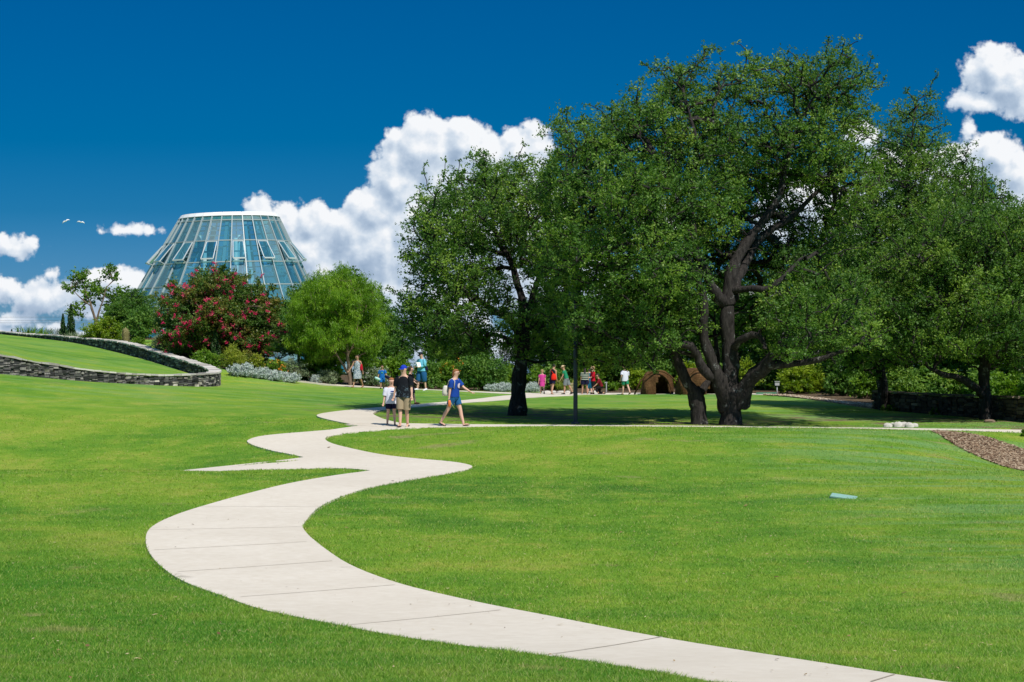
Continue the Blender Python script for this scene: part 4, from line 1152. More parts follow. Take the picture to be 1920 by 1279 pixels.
S('shrub','green bush above the right end of the low stone wall',1900,80,110,66,lf_bright,(.14,.08),4200)
S('shrub','low weeds along the foot of the stone wall, left part',1690,72.3,90,13,lf_bright,(.08,.04),1800,depth=.25,stems=False,cat='plant')
S('shrub','low weeds along the foot of the stone wall, before the short-trunked oak',1790,69,110,14,lf_bright,(.08,.04),1800,depth=.25,stems=False,cat='plant')
S('shrub','leafy sapling at the right border beside the crossing path',1936,57.0,44,18,lf_bright,(.11,.06),1600)
# silver plants: copies of one
sv = S('silver_plant','rounded mound of silver foliage right beside the nose of the stone wall',452,95.4,56,26,lf_silver,(.10,.03),4200,cat='plant',group='silver-leaved bedding plants',stems=False)
for px, d, s, sz, rz, lb in [(490,95.6,.8,.85,1,'silver plant between the wall-side mound and the tree shadow, nearest the mound'),(517,95.7,.75,.80,2.2,'silver plant in the middle of the silver row left of the shaded verge'),
   (545,96.0,.75,.78,3.1,'silver plant at the right end of the silver row, beside the shaded verge'),(592,98.0,.5,.62,4.4,'lone silver plant left of the feathery tree'),
   (925,98.6,.7,.62,.4,'silver plant at the foot of the big round bush'),(948,98.6,.62,.74,2.5,'silver plant left of the straight oak trunk'),(1000,98.8,.62,.80,1.5,'silver plant showing just right of the straight oak trunk'),(985,99.2,.5,.7,3.5,'silver plant partly behind the straight oak trunk')]:
    o = copy_tree(sv); place(o, px, d, (s, s, sz), rz); o['label'] = lb
# fan palm
def fan_palm(px, d, h, r, label, n=26):
    g = gnd(px, d); root = thing('fan_palm', label, 'palm', g)
    mb = MB(); mb.tube([(0, 0, -.1), (.02, 0, h * .5)], [.11, .09], 8); part('trunk', mb.mesh('trunk'), bark_dark, root, True)
    mb = MB(); pet = MB()
    for i in range(n):
        a = i * 2.399; el = RNG.uniform(-.25, 1.2); L = r * RNG.uniform(.75, 1)
        dr = Vector((math.cos(a) * math.cos(el), math.sin(a) * math.cos(el), math.sin(el)))
        b0 = Vector((0, 0, h * .5)); tp = b0 + dr * L * .6
        pet.tube([b0, tp], [.012, .008], 4, False)
        sd = dr.cross(Vector((0, 0, 1))).normalized(); nn = sd.cross(dr)
        for k in range(-7, 8):
            f = k / 7 * 1.15
            dd = (dr * math.cos(f) + sd * math.sin(f)).normalized(); ll = L * .45 * (1 - abs(k) / 16)
            w = sd * math.cos(f) - dr * math.sin(f)
            t2 = tp + dd * ll - Vector((0, 0, ll * .25 * abs(f)))
            mb.add([tp, tp + dd * ll * .5 + w * .022 - nn * .01, t2, tp + dd * ll * .5 - w * .022], [(0, 1, 2, 3)])
    me = mb.mesh('frond'); a_ = me.attributes.new('tone', 'FLOAT', 'POINT'); a_.data.foreach_set('value', np.repeat(RNG.random(len(me.vertices) // 4), 4).astype(np.float32))
    part('frond', me, lf_palm, root, True); part('leaf_stalk', pet.mesh('leaf_stalk'), bark_tan, root, True)
    return root
fan_palm(522, 101, 1.7, 1.25, 'fan palm with drooping green fronds right of the crape myrtle', 34)
fan_palm(488, 103, 1.2, 1.1, 'low fan palm in the shade under the crape myrtle', 24)
# columnar cactus
def cactus(px, d, h, r, label):
    g = gnd(px, d); root = thing('columnar_cactus', label, 'cactus', g)
    rings = []; n = 32
    for i in range(15):
        z = h * i / 14; k = (1 - max(0, (i - 9) / 5.0) ** 2.4) ** .5 if i < 14 else .05
        k = max(k, .05) * (0.86 + .14 * min(1, i / 4))
        rings.append([(r * k * (1 + .12 * (1 if j % 2 else -1)) * math.cos(6.283 * j / n), r * k * (1 + .12 * (1 if j % 2 else -1)) * math.sin(6.283 * j / n), z) for j in range(n)])
    mb = MB(); mb.rings(rings); part('stem', mb.mesh('stem'), m_cactus, root, True)
    c = []; ax = []
    for ring in rings[1:]:
        for j in range(1, n, 2):
            for _ in range(2): c.append(ring[j])
    c = np.array(c); ax = unit(len(c)) * .5 + c * [1 / r, 1 / r, 0]
    part('spines', leaves_mesh('spines', c + ax * .02, RNG.random(len(c)), .09, .008, 0, ax), lf_spine, root, True)
m_cactus = plain('cactus_skin', (0.16, 0.15, 0.055), .7); lf_spine = leaf_mat('cactus_spines', (.4, .33, .15), (.55, .46, .22), (.7, .6, .35), .1)
cactus(235.5, 112, .98, .17, 'ribbed golden columnar cactus standing just behind the stone wall')
cactus(307, 107, 1.15, .10, 'slender pale cactus tip rising out of the sage bush')

US = [(1035,103,52,44,'dark shrub in the understory left of the lamp post'),(1085,108,70,60,'dark shrub in the understory right behind the lamp post'),(1160,107,80,58,'dark shrub in the understory left of the boy in the white shirt'),(1225,105,70,62,'dark shrub in the understory behind the smaller hut'),
 (1320,105,80,64,'dark shrub in the understory behind the larger hut'),(1365,103,60,50,'dark shrub in the understory seen between the oak trunks'),(1440,101,70,58,'dark shrub in the understory left of the large sunlit bush'),(1545,97,70,64,'dark shrub in the understory right of the large sunlit bush'),
 (1610,92,70,60,'dark shrub in the understory near the start of the block wall'),(1740,86,90,66,'dark shrub in the understory above the middle of the block wall'),(1840,82,90,70,'dark shrub in the understory behind the short oak trunk'),(1960,78,100,80,'dark shrub in the understory at the right border'),
 (880,106,70,50,'dark shrub in the understory behind the big round bush'),(830,108,60,44,'dark shrub in the understory right of the man in light blue')]
us = None
for i, (px, d, w, h, lb) in enumerate(US):
    if us is None: us = S('understory_shrub', lb, px, d, w, h, lf_dark, (.16, .09), 4200, group='dark shrubs filling the understory'); w0, h0 = w / F * d, h / F * d
    else:
        o = copy_tree(us); place(o, px, d, (w / F * d / w0, w / F * d / w0, h / F * d / h0), i * 1.1); o['label'] = lb
# ---------------------------------------------------------------- curved dry stone wall
def stone_mat(name, cols, bump=.6):
    m, T, b = material(name, cols[1], 0.92, 0.15)
    geo = T.node('ShaderNodeNewGeometry'); rnd = geo.outputs['Random Per Island']
    co = T.node('ShaderNodeTexCoord').outputs['Object']
    n = T.noise(co, 9, 6, 0.7)
    k = T.math('MULTIPLY_ADD', n, 0.5, T.math('MULTIPLY', rnd, 0.6))
    T.l.new(T.ramp(k, [(0.2, cols[0]), (0.5, cols[1]), (0.72, cols[2]), (0.92, cols[3])]), b.inputs['Base Color'])
    bp = T.node('ShaderNodeBump'); bp.inputs['Strength'].default_value = bump; bp.inputs['Distance'].default_value = 0.03
    T.l.new(n, bp.inputs['Height']); T.l.new(bp.outputs[0], b.inputs['Normal'])
    return m
m_stone = stone_mat('weathered_limestone', [(0.028, 0.029, 0.030), (0.068, 0.069, 0.068), (0.14, 0.137, 0.13), (0.40, 0.38, 0.33)])
m_stone_pale = stone_mat('pale_limestone', [(0.08, 0.075, 0.065), (0.24, 0.22, 0.19), (0.42, 0.39, 0.33), (0.62, 0.58, 0.50)])
m_cap = stone_mat('sunbleached_limestone', [(0.30, 0.28, 0.25), (0.46, 0.44, 0.40), (0.58, 0.55, 0.50), (0.70, 0.67, 0.61)])
m_core = plain('wall_core', (0.05, 0.05, 0.05), .95)

def stone_box(mb, o, t, n, s0, s1, z0, z1, dep, slope=0.0):
    """irregular block: o point at s=0 plan, t along, n outwards"""
    g = .012
    a, b_ = s0 + g, s1 - g; r = lambda q: random.uniform(-q, q)
    vs = []
    for dz in (z0 + g, z1 - g):
        for s in (a, b_):
            for dd in (0, dep):
                vs.append((o[0] + t[0] * (s + r(.02)) + n[0] * (dd + (r(.02) if dd else -.05)), o[1] + t[1] * (s + r(.02)) + n[1] * (dd + (r(.02) if dd else -.05)), dz + r(.010) + slope * (s - s0)))
    mb.add(vs, [(0,1,5,4),(1,3,7,5),(3,2,6,7),(2,0,4,6),(4,5,7,6),(0,2,3,1)])

def build_wall(line, name, label, th, hc, mats, cap_over=.06, L=(.14, .42), cap=(.3, .7), capd=.07):
    """line: rows x, y, ztop, zbase; outer side is -nin"""
    line = np.array(line)
    s = np.concatenate([[0], np.cumsum(np.linalg.norm(np.diff(line[:, :2], axis=0), axis=1))])
    def at(q):
        v = np.array([np.interp(q, s, line[:, k]) for k in range(4)])
        w = np.array([np.interp(q + .15, s, line[:, k]) for k in range(2)]) - np.array([np.interp(q - .15, s, line[:, k]) for k in range(2)])
        w /= np.linalg.norm(w) + 1e-9
        return v, w, np.array([w[1], -w[0]])
    root = thing(name, label, 'wall', (line[len(line) // 2, 0], line[len(line) // 2, 1], line[len(line) // 2, 3]))
    core = []
    qs = np.arange(0, s[-1], .4)
    for q in qs:
        v, t, o = at(q); i = v[:2] - o * th
        zl = v[3] - .3
        core.append([(v[0] - o[0] * .05, v[1] - o[1] * .05, zl), (i[0] + o[0] * .05, i[1] + o[1] * .05, zl), (i[0] + o[0] * .05, i[1] + o[1] * .05, v[2] - .06), (v[0] - o[0] * .05, v[1] - o[1] * .05, v[2] - .06)])
    mb = MB(); mb.rings(core, smooth=False); part('wall_core', mb.mesh('wall_core'), m_core, root)
    dark = MB(); pale = MB()
    for side in (0, 1):
        q = 0.0
        while q < s[-1]:
            # one column of courses between two offsets; courses jump between columns so joints stagger
            wdt = random.uniform(*L); v, t, o = at(q + wdt / 2); hgt = v[2] - v[3]
            base = v[3] - .12; z = base
            nn = o if side == 0 else -o
            org = v[:2] if side == 0 else v[:2] - o * th
            slope = 0
            while z < v[2] - .05:
                h = random.uniform(*hc)
                if z + h > v[2] - .07: h = max(.04, v[2] - .05 - z)
                w2 = random.uniform(.75, 1.25) * wdt; off = random.uniform(-.12, .12) * wdt
                isp = pale if random.random() < mats[2](q / s[-1], (z - base) / (hgt + .12), side) else dark
                stone_box(isp, org + t * (off - w2 / 2), t, nn, 0, w2, z, z + h, random.uniform(.0, .045) - 0.0)
                z += h
            q += wdt
    if dark.v: part('stone_courses', dark.mesh('stone_courses'), mats[0], root)
    if pale.v: part('pale_stones', pale.mesh('pale_stones'), mats[1], root)
    cp = MB(); q = 0.0
    while q < s[-1]:
        w = random.uniform(*cap); v0, t0, o0 = at(q); v1, t1, o1 = at(min(q + w, s[-1])); th_ = capd * random.uniform(.7, 1.2)
        vs = []
        for (v, o, e) in ((v0, o0, .008), (v1, o1, -.008)):
            for dd in (cap_over + random.uniform(-.03, .03), -th - cap_over + random.uniform(-.03, .03)):
                for zz in (-.05, th_ - .05):
                    vs.append((v[0] + o[0] * dd + (v1 - v0)[0] * e * 3, v[1] + o[1] * dd + (v1 - v0)[1] * e * 3, v[2] + zz + random.uniform(-.012, .012) + .02))
        cp.add(vs, [(0,1,3,2),(4,6,7,5),(0,4,5,1),(2,3,7,6),(1,5,7,3),(0,2,6,4)])
        q += w
    part('coping', cp.mesh('coping'), m_cap if name == 'dry_stone_wall' else mats[1], root)
    return root
ends = lambda f, z, side: (.06 + .55 * max(0, min(1, (f - .16) / .12)) * (1 - max(0, min(1, (f - .42) / .04))) * (1.25 - z)) if side == 0 else .04
build_wall(W4, 'dry_stone_wall', 'long low grey dry stone wall with white coping curving round the raised lawn', TH, (.06, .13), (m_stone, m_stone_pale, ends))
# low brown wall at the right
m_brown = stone_mat('brown_blocks', [(0.03, 0.021, 0.016), (0.07, 0.048, 0.035), (0.11, 0.078, 0.056), (0.19, 0.14, 0.10)], .4)
m_brown2 = stone_mat('brown_blocks_light', [(0.08, 0.055, 0.04), (0.17, 0.12, 0.085), (0.26, 0.19, 0.14), (0.4, 0.31, 0.22)], .4)
rw = []
for px, d, zt in ((2080, 57.5, -1.72), (1975, 60.5, -1.74), (1875, 64.5, -1.80), (1750, 69.5, -1.87), (1636, 74.3, -1.87)):
    x = (px - CX) / F * d; rw.append((x, d, zt, h1(x, d)))
build_wall(rw[::-1], 'block_wall', 'low straight brown stone wall in the shade at the far right', .35, (.09, .14), (m_brown, m_brown2, lambda f, z, s: .12), .03, (.25, .55), (.4, .7), .06)
# rocks along the crossing path
def rock(name, label, cat, px, d, w, h, dep, mat, group=None, dz=0.0):
    g = gnd(px, d); root_me = MB(); n = 10
    rings = []
    for i, (k, z) in enumerate(((.8, -.3), (1, .1), (.95, .55), (.7, .85), (.25, 1.0))):
        rings.append([(g[0] + w / 2 * k * math.cos(6.283 * j / n) * random.uniform(.82, 1.12), g[1] + dep / 2 * k * math.sin(6.283 * j / n) * random.uniform(.82, 1.12), g[2] + dz + h * z * random.uniform(.9, 1.1)) for j in range(n)])
    root_me.rings(rings, smooth=False)
    me = root_me.mesh(name)
    q = np.empty(len(me.vertices) * 3, dtype=np.float32); me.vertices.foreach_get('co', q); q = q.reshape(-1, 3) - g.astype(np.float32); me.vertices.foreach_set('co', q.ravel()); me.update()
    o = part(name, me, mat); o.location = [float(a) for a in g]
    return tag(o, label, cat, group)
for px, w, d, h, lb in ((1664,.30,59.6,.13,'small pale rock at the left end of the rock row beside the crossing path'),(1674,.22,60.1,.12,'rounded rock second from the left in the rock row beside the crossing path'),(1684,.34,59.7,.16,'broad pale rock third from the left in the rock row by the crossing path'),
                        (1695,.26,59.9,.15,'knobbly white rock in the middle of the rock row by the crossing path'),(1705,.28,59.6,.15,'white rock right of the middle in the rock row by the crossing path'),(1715,.24,60.0,.11,'lowest flat rock at the right end of the rock row by the crossing path'),
                        (1855,.36,62.4,.10,'flat brownish rock at the foot of the short-trunked oak')):
    rock('rock', lb, 'rock', px, d, w, h, w * .8, m_cap if px < 1800 else m_brown2, 'pale rocks beside the crossing path' if px < 1800 else None)
for i, (px, w, d) in enumerate(((1024,.5,97.9),(1038,.34,98.1),(1052,.46,98.0),(1064,.3,98.2),(1112,.5,98.4))):
    rock('edging_stone', ['flat tan edging stone behind the girl in pink','flat tan edging stone behind the woman with the red bag','flat tan edging stone between the woman with the red bag and the lamp post','smallest flat edging stone just left of the lamp post','flat tan edging stone behind the crouching child in dark red'][i], 'stone', px, d, w, .12, .3, m_cap, 'edging stones along the far path')

# ---------------------------------------------------------------- glasshouse
D0 = 220.0; K = D0 / F
m_frame = plain('painted_steel', (0.32, 0.38, 0.40), .45, .5, 0, .06)
m_rim = plain('white_fascia', (0.78, 0.79, 0.79), .5, .4, 0, .04, 3)
m_vent = plain('vent_frame_paint', (0.50, 0.55, 0.57), .5, .4, 0, .04)
m_steel = plain('blue_grey_steel', (0.16, 0.26, 0.32), .5, .5, 0, .05)
m_glass = bpy.data.materials.new('greenhouse_glass'); m_glass.use_nodes = True
T = NT(m_glass.node_tree); T.n.remove(T.n['Principled BSDF']); out = T.n['Material Output']
tone = attr(T)
tb = T.node('ShaderNodeBsdfTransparent'); T.l.new(T.ramp(tone, [(0, (0.34, 0.74, 0.90)), (0.6, (0.50, 0.86, 0.96)), (1, (0.72, 0.94, 0.98))]), tb.inputs[0])
gl = T.node('ShaderNodeBsdfGlossy'); gl.inputs['Roughness'].default_value = .06; gl.inputs['Color'].default_value = (.9, .97, 1, 1)
df = T.node('ShaderNodeBsdfDiffuse'); T.l.new(T.ramp(tone, [(0, (0.03, 0.20, 0.30)), (0.5, (0.12, 0.42, 0.52)), (1, (0.48, 0.70, 0.74))]), df.inputs[0])
fr = T.node('ShaderNodeFresnel'); fr.inputs[0].default_value = 1.5
k = T.maprange(fr.outputs[0], 0.0, 0.6, 0.10, 0.65)
m1 = T.node('ShaderNodeMixShader'); T.l.new(k, m1.inputs[0]); T.l.new(tb.outputs[0], m1.inputs[1]); T.l.new(gl.outputs[0], m1.inputs[2])
m2 = T.node('ShaderNodeMixShader'); m2.inputs[0].default_value = .22; T.l.new(m1.outputs[0], m2.inputs[1]); T.l.new(df.outputs[0], m2.inputs[2])
T.l.new(m2.outputs[0], out.inputs['Surface'])
NS = 32
def gp3(py, th, dr=0.0):
    R = (92.5 + (py - 412) / 133 * 71) * K + dr
    cxp = 431 - (py - 412) / 133 * 8 - 1
    x0 = (cxp - CX) * K; x = R * math.sin(th)
    return Vector((x0 + x, D0 - R * math.cos(th), (CY - py) * K + x * .030))
RINGS = [410.5, 418.6, 457, 497, 539.5, 580, 622, 664, 706, 750]
root = thing('glasshouse', 'large conical glasshouse with white rim and open vent windows behind the crape myrtle', 'building', ((425 - CX) * K, D0, (CY - 750) * K))
gv, gf, gt = [], [], []
TH_ = [2 * math.pi * i / NS for i in range(NS)]
vent = {i for i in range(NS) if i % 2 == 1}
for r in range(len(RINGS) - 1):
    for i in range(NS):
        if r == 2 and i in vent: continue
        a, b_ = TH_[i], TH_[(i + 1) % NS]
        o = len(gv); gv += [gp3(RINGS[r + 1], a), gp3(RINGS[r + 1], b_), gp3(RINGS[r], b_), gp3(RINGS[r], a)]
        # each pane sits a hair out of true
        j = random.uniform(-.03, .03); gv[-1] = gv[-1] + Vector((0, j, j)); gv[-3] = gv[-3] + Vector((j, 0, j))
        gf.append((o, o + 1, o + 2, o + 3)); gt += [random.random()] * 4
part('glazing', mesh_np('glazing', [tuple(v) for v in gv], gf, gt), m_glass, root)
mb = MB()
for i in range(NS):
    for r in range(len(RINGS) - 1):
        mb.bar(gp3(RINGS[r + 1], TH_[i], .06), gp3(RINGS[r], TH_[i], .06), .10, .20)
for r, py in enumerate(RINGS):
    for i in range(NS): mb.bar(gp3(py, TH_[i], .05), gp3(py, TH_[(i + 1) % NS], .05), .09, .12 if r else .2)
part('frame', mb.mesh('frame'), m_frame, root)
mb = MB()
for i in range(NS // 2):
    n = 2
    for q in range(n):
        a, b_ = TH_[(2 * i + q) % NS], TH_[(2 * i + q + 1) % NS]
        if q == n - 1: b_ = b_ - .008 if b_ > a else b_ + 2 * math.pi - .008
        if b_ < a: b_ += 2 * math.pi
        vs = [gp3(p, t, dr) for t in (a, b_) for p, dr in ((410.2, .18), (403.6, .10), (403.6, -.45), (410.2, -.3))]
        mb.add(vs, [(0,1,5,4),(1,2,6,5),(2,3,7,6),(3,0,4,7),(0,3,2,1),(4,5,6,7)])
part('rim', mb.mesh('rim'), m_rim, root)
# roof glazing behind the rim
mb = MB(); c_ = sum((gp3(410, t, -.5) for t in TH_), Vector()) / NS
mb.add([gp3(409, t, -.5) for t in TH_] + [c_ + Vector((0, 0, .1))], [(i, (i + 1) % NS, NS) for i in range(NS)])
me = mb.mesh('roof_glazing'); at_ = me.attributes.new('tone', 'FLOAT', 'POINT'); at_.data.foreach_set('value', np.full(len(me.vertices), .9, np.float32))
part('roof_glazing', me, m_glass, root)
# inner steel
mb = MB()
for i in range(0, NS, 2):
    mb.bar(gp3(750, TH_[i] + .1, -1.3), gp3(420, TH_[i] + .1, -.9), .34, .34)
for py in (437, 477, 518, 560):
    for i in range(NS): mb.bar(gp3(py, TH_[i], -1.1), gp3(py, TH_[(i + 1) % NS], -1.1), .16)
for i in range(0, NS, 4):
    mb.bar(gp3(580, TH_[i], -1.1), gp3(518, TH_[(i + 2) % NS], -1.1), .14); mb.bar(gp3(580, TH_[(i + 4) % NS], -1.1), gp3(518, TH_[(i + 2) % NS], -1.1), .14)
part('inner_steel', mb.mesh('inner_steel'), m_steel, root)
mb = MB()
for q in range(5):
    a = q * 1.3; rr = 2.2 + q * .6
    mb.tube([(root.location[0] + rr * math.cos(a), D0 + rr * math.sin(a), -7), (root.location[0] + rr * math.cos(a) * .9, D0 + rr * math.sin(a) * .9, 11.5)], [.3, .22], 8)
part('column', mb.mesh('column'), m_rim, root)
for i in sorted(vent):
    a, b_ = TH_[i] + .022, TH_[(i + 1) % NS] - .022
    if b_ < a: b_ += 2 * math.pi
    op = .62
    T0 = [gp3(459, a, .16), gp3(459, b_, .16)]; B0 = [gp3(493, a, .16 + op), gp3(493, b_, .16 + op)]
    for k_ in (0, 1): B0[k_].z += .10
    fm = MB(); fm.bar(T0[0], B0[0], .085); fm.bar(T0[1], B0[1], .085); fm.bar(T0[0], T0[1], .08); fm.bar(B0[0], B0[1], .15)
    S0 = [gp3(496, a, .06), gp3(496, b_, .06)]
    fm.bar(S0[0], S0[1], .11); fm.bar(S0[0], B0[0], .05); fm.bar(S0[1], B0[1], .05)
    fo = part('vent_window', fm.mesh('vent_window'), m_vent, root)
    vs = [tuple(B0[0]), tuple(B0[1]), tuple(T0[1]), tuple(T0[0])]
    part('pane', mesh_np('pane', vs, [(0, 1, 2, 3)], [random.random() * .5] * 4), m_glass, fo)
# palms growing inside
pr = MB()
o = thing('interior_palm', 'palm seen dimly through the lower glass of the glasshouse', 'palm', ((540 - CX) * K * .97, D0 - 3.5, -7))
tr_ = MB(); tr_.tube([(0, 0, 0), (.1, 0, 6), (.2, 0, 11)], [.25, .2, .15], 8); part('trunk', tr_.mesh('trunk'), bark_tan, o, True)
c, t, ax = sprays(np.array([[.2, 0, 11.0]]), np.array([1.9]), 260, 20, .8)
part('crown', leaves_mesh('crown', c, t, .9, .14, .3, ax), lf_palm, o, True)

# ---------------------------------------------------------------- woven huts
m_wov, T, b = material('woven_branches', (0.25, 0.14, 0.06), .9, .1)
co = T.node('ShaderNodeTexCoord').outputs['Object']
n = T.noise(T.vec('MULTIPLY', co, (1, 1, 5)), 9, 5, .7); n2 = T.noise(co, 3, 4)
T.l.new(T.ramp(T.math('MULTIPLY_ADD', n, .7, T.math('MULTIPLY', n2, .3)), [(0.3, (0.03, 0.015, 0.008)), (0.5, (0.10, 0.052, 0.022)), (0.7, (0.24, 0.14, 0.06))]), b.inputs['Base Color'])
bp = T.node('ShaderNodeBump'); bp.inputs['Strength'].default_value = 1; bp.inputs['Distance'].default_value = 0.05; T.l.new(n, bp.inputs['Height']); T.l.new(bp.outputs[0], b.inputs['Normal'])
def hut(px, d, w, h, door, label, ribs):
    g = gnd(px, d); root = thing('woven_hut', label, 'hut', g)
    n, m = 40, 16; rings = []
    def sp(a, f, k=1.0):
        r = math.cos(f * math.pi / 2) ** .55 * (1 + .05 * math.sin(a * 5 + f * 7))
        return (w / 2 * r * math.cos(a) * k, w / 2 * r * math.sin(a) * k, h * (math.sin(f * math.pi / 2)) ** .9 * k)
    for k in (1.0, .93):
        mb_v = [sp(2 * math.pi * j / n, i / m * .98, k) for i in range(m + 1) for j in range(n)]
        rings.append(mb_v)
    mb = MB(); fs = []; N_ = (m + 1) * n
    def open_(i, j):
        a = 2 * math.pi * (j + .5) / n; da = (a - door + math.pi) % (2 * math.pi) - math.pi; f = (i + .5) / m
        return abs(da) < .52 * math.sqrt(max(0, 1 - (f / .55) ** 2))
    for i in range(m):
        for j in range(n):
            j2 = (j + 1) % n
            if open_(i, j): continue
            a_, b_, c_, d_ = i * n + j, i * n + j2, (i + 1) * n + j2, (i + 1) * n + j
            fs.append((a_, b_, c_, d_)); fs.append((a_ + N_, d_ + N_, c_ + N_, b_ + N_))
            for (u, v, ii, jj) in ((a_, d_, i, (j - 1) % n), (b_, c_, i, (j + 1) % n)):
                if open_(ii, jj): fs.append((u, v, v + N_, u + N_))
            if i + 1 < m and open_(i - 1, j) and i > 0: fs.append((a_, b_, b_ + N_, a_ + N_))
    mb.add(rings[0] + rings[1], fs, False)
    part('shell', mb.mesh('shell'), m_wov, root, True)
    rb = MB()
    for (a0, lean, hh, out_) in ribs:
        pts = []
        for q in range(9):
            t_ = q / 8; x = (-1 + 2 * t_) * (w / 2 * out_); z = hh * math.sin(t_ * math.pi) ** .6
            pts.append((x * math.cos(a0) + lean * z * .3, x * math.sin(a0) - w * .5 + .1, z))
        rb.tube(pts, .04, 6)
    part('arched_rib', rb.mesh('arched_rib'), m_wov, root, True)
hut(1232, 95.6, 1.55, 1.15, -math.pi / 2 + .35, 'smaller brown woven-branch hut with arched doorway, left of the forked oak', [(0, 0, 1.12, 1.45)])
hut(1308, 94.6, 2.1, 1.25, -math.pi / 2 + .9, 'larger brown woven-branch hut half hidden by the forked oak stems', [(.2, 0, 1.2, .9)])

# ---------------------------------------------------------------- small objects
m_post = plain('dark_blue_metal', (0.022, 0.032, 0.045), .45, .5, 0, .05)
g = gnd(1079, 59.6); o = thing('lamp_post', 'slim dark blue metal lamp post standing between the oaks', 'lamp post', g)
mb = MB(); mb.tube([(0, 0, -.1), (0, 0, .0), (0, 0, 2.0), (0, 0, 3.75)], [.068, .068, .062, .05], 14); part('pole', mb.mesh('pole'), m_post, o, True)
mb = MB(); mb.tube([(0, 0, -.02), (0, 0, .05), (0, 0, .07)], [.13, .13, .075], 14); part('base_plate', mb.mesh('base_plate'), m_post, o, True)
mb = MB(); mb.box((0, -.066, .6), (.07, .02, .16)); part('access_hatch', mb.mesh('access_hatch'), m_post, o, True)
mb = MB(); mb.tube([(0, 0, 3.75), (0, 0, 3.85), (0, 0, 3.95), (0, 0, 4.0)], [.10, .24, .22, .05], 16); part('lamp_head', mb.mesh('lamp_head'), m_post, o, True)
m_box = plain('faded_green_plastic', (0.26, 0.45, 0.38), .5, .4, 0, .06); m_box2 = plain('dark_green_plastic', (0.04, 0.12, 0.08), .6)
q = hit(1582, 934); o = thing('utility_box', 'faded green irrigation box lid lying tilted in the right lawn', 'utility box', (q[0], q[1], h1(*q)))
o.rotation_euler = (math.radians(5), math.radians(7), math.radians(-14))
mb = MB()
mb.rings([[(sx * .24 * k, sy * .16 * k, z) for sx, sy in ((-1,-1),(1,-1),(1,1),(-1,1))] for k, z in ((1, .012), (1, .030), (.96, .038))], smooth=False)
for i in range(5): mb.box((-.16 + .08 * i, 0, .040), (.02, .26, .006))
part('lid', mb.mesh('lid'), m_box, o, True)
mb = MB(); mb.rings([[(sx * .25 * k, sy * .17 * k, z) for sx, sy in ((-1,-1),(1,-1),(1,1),(-1,1))] for k, z in ((1.1, -.15), (1.02, .005), (.98, .010))], smooth=False); part('box_body', mb.mesh('box_body'), m_box2, o, True)
m_grey = plain('grey_metal', (0.35, 0.37, 0.38), .5, .4); m_wood = plain('pale_timber', (0.42, 0.34, 0.23), .8); m_hose = plain('green_hose', (0.02, 0.25, 0.14), .5)
g = gnd(1457, 92.0); o = thing('path_light', 'small grey box light on a short post below the bright bush', 'light', g)
mb = MB(); mb.tube([(0, 0, -.1), (0, 0, .45)], .025, 8); part('post', mb.mesh('post'), m_grey, o, True)
mb = MB(); mb.box((0, 0, .53), (.20, .16, .17)); mb.box((0, -.01, .63), (.24, .2, .025)); part('housing', mb.mesh('housing'), m_grey, o, True)
g = gnd(1137, 99.2); o = thing('marker_post', 'thin pale marker post with a small top plate right of the kneeling child', 'post', g)
mb = MB(); mb.box((0, 0, .24), (.05, .05, .5)); part('post', mb.mesh('post'), m_grey, o, True)
mb = MB(); mb.box((-.02, 0, .5), (.14, .05, .05)); part('plate', mb.mesh('plate'), m_grey, o, True)
g = gnd(1072, 98.6); o = thing('slatted_stand', 'low stand of pale horizontal slats immediately left of the lamp post', 'stand', g)
mb = MB()
for i in range(6): mb.box((0, 0, .10 + .075 * i), (.30 - .012 * i, .06, .035))
part('slats', mb.mesh('slats'), m_wood, o, True)
for s_ in (-1, 1):
    mb = MB(); mb.box((s_ * .11, .05, .25), (.03, .03, .55)); part('upright', mb.mesh('upright'), m_wood, o, True)
g = gnd(448, 104); o = thing('garden_gate', 'blue-grey post and rail of a small gate beside the palm under the crape myrtle', 'gate', g)
mb = MB(); mb.box((.22, 0, .6), (.08, .08, 1.3)); part('post', mb.mesh('post'), m_steel, o, True)
mb = MB(); mb.box((0, -.01, .95), (.6, .05, .06)); part('rail', mb.mesh('rail'), m_steel, o, True)
mb = MB()
for i in range(5): mb.box((-.22 + .09 * i, 0, .5), (.05, .03, .8))
part('boards', mb.mesh('boards'), bark_tan, o, True)
mb = MB(); g = [gnd(px, 93.4) for px in (1418, 1426, 1434, 1442, 1450, 1455)]
mb.tube([(p[0], p[1] + .1 * math.sin(i * 2), p[2] + .05) for i, p in enumerate(g)], .03, 6)
tag(part('garden_hose', mb.mesh('garden_hose'), m_hose), 'green hose lying at the edge of the gravel verge', 'hose')
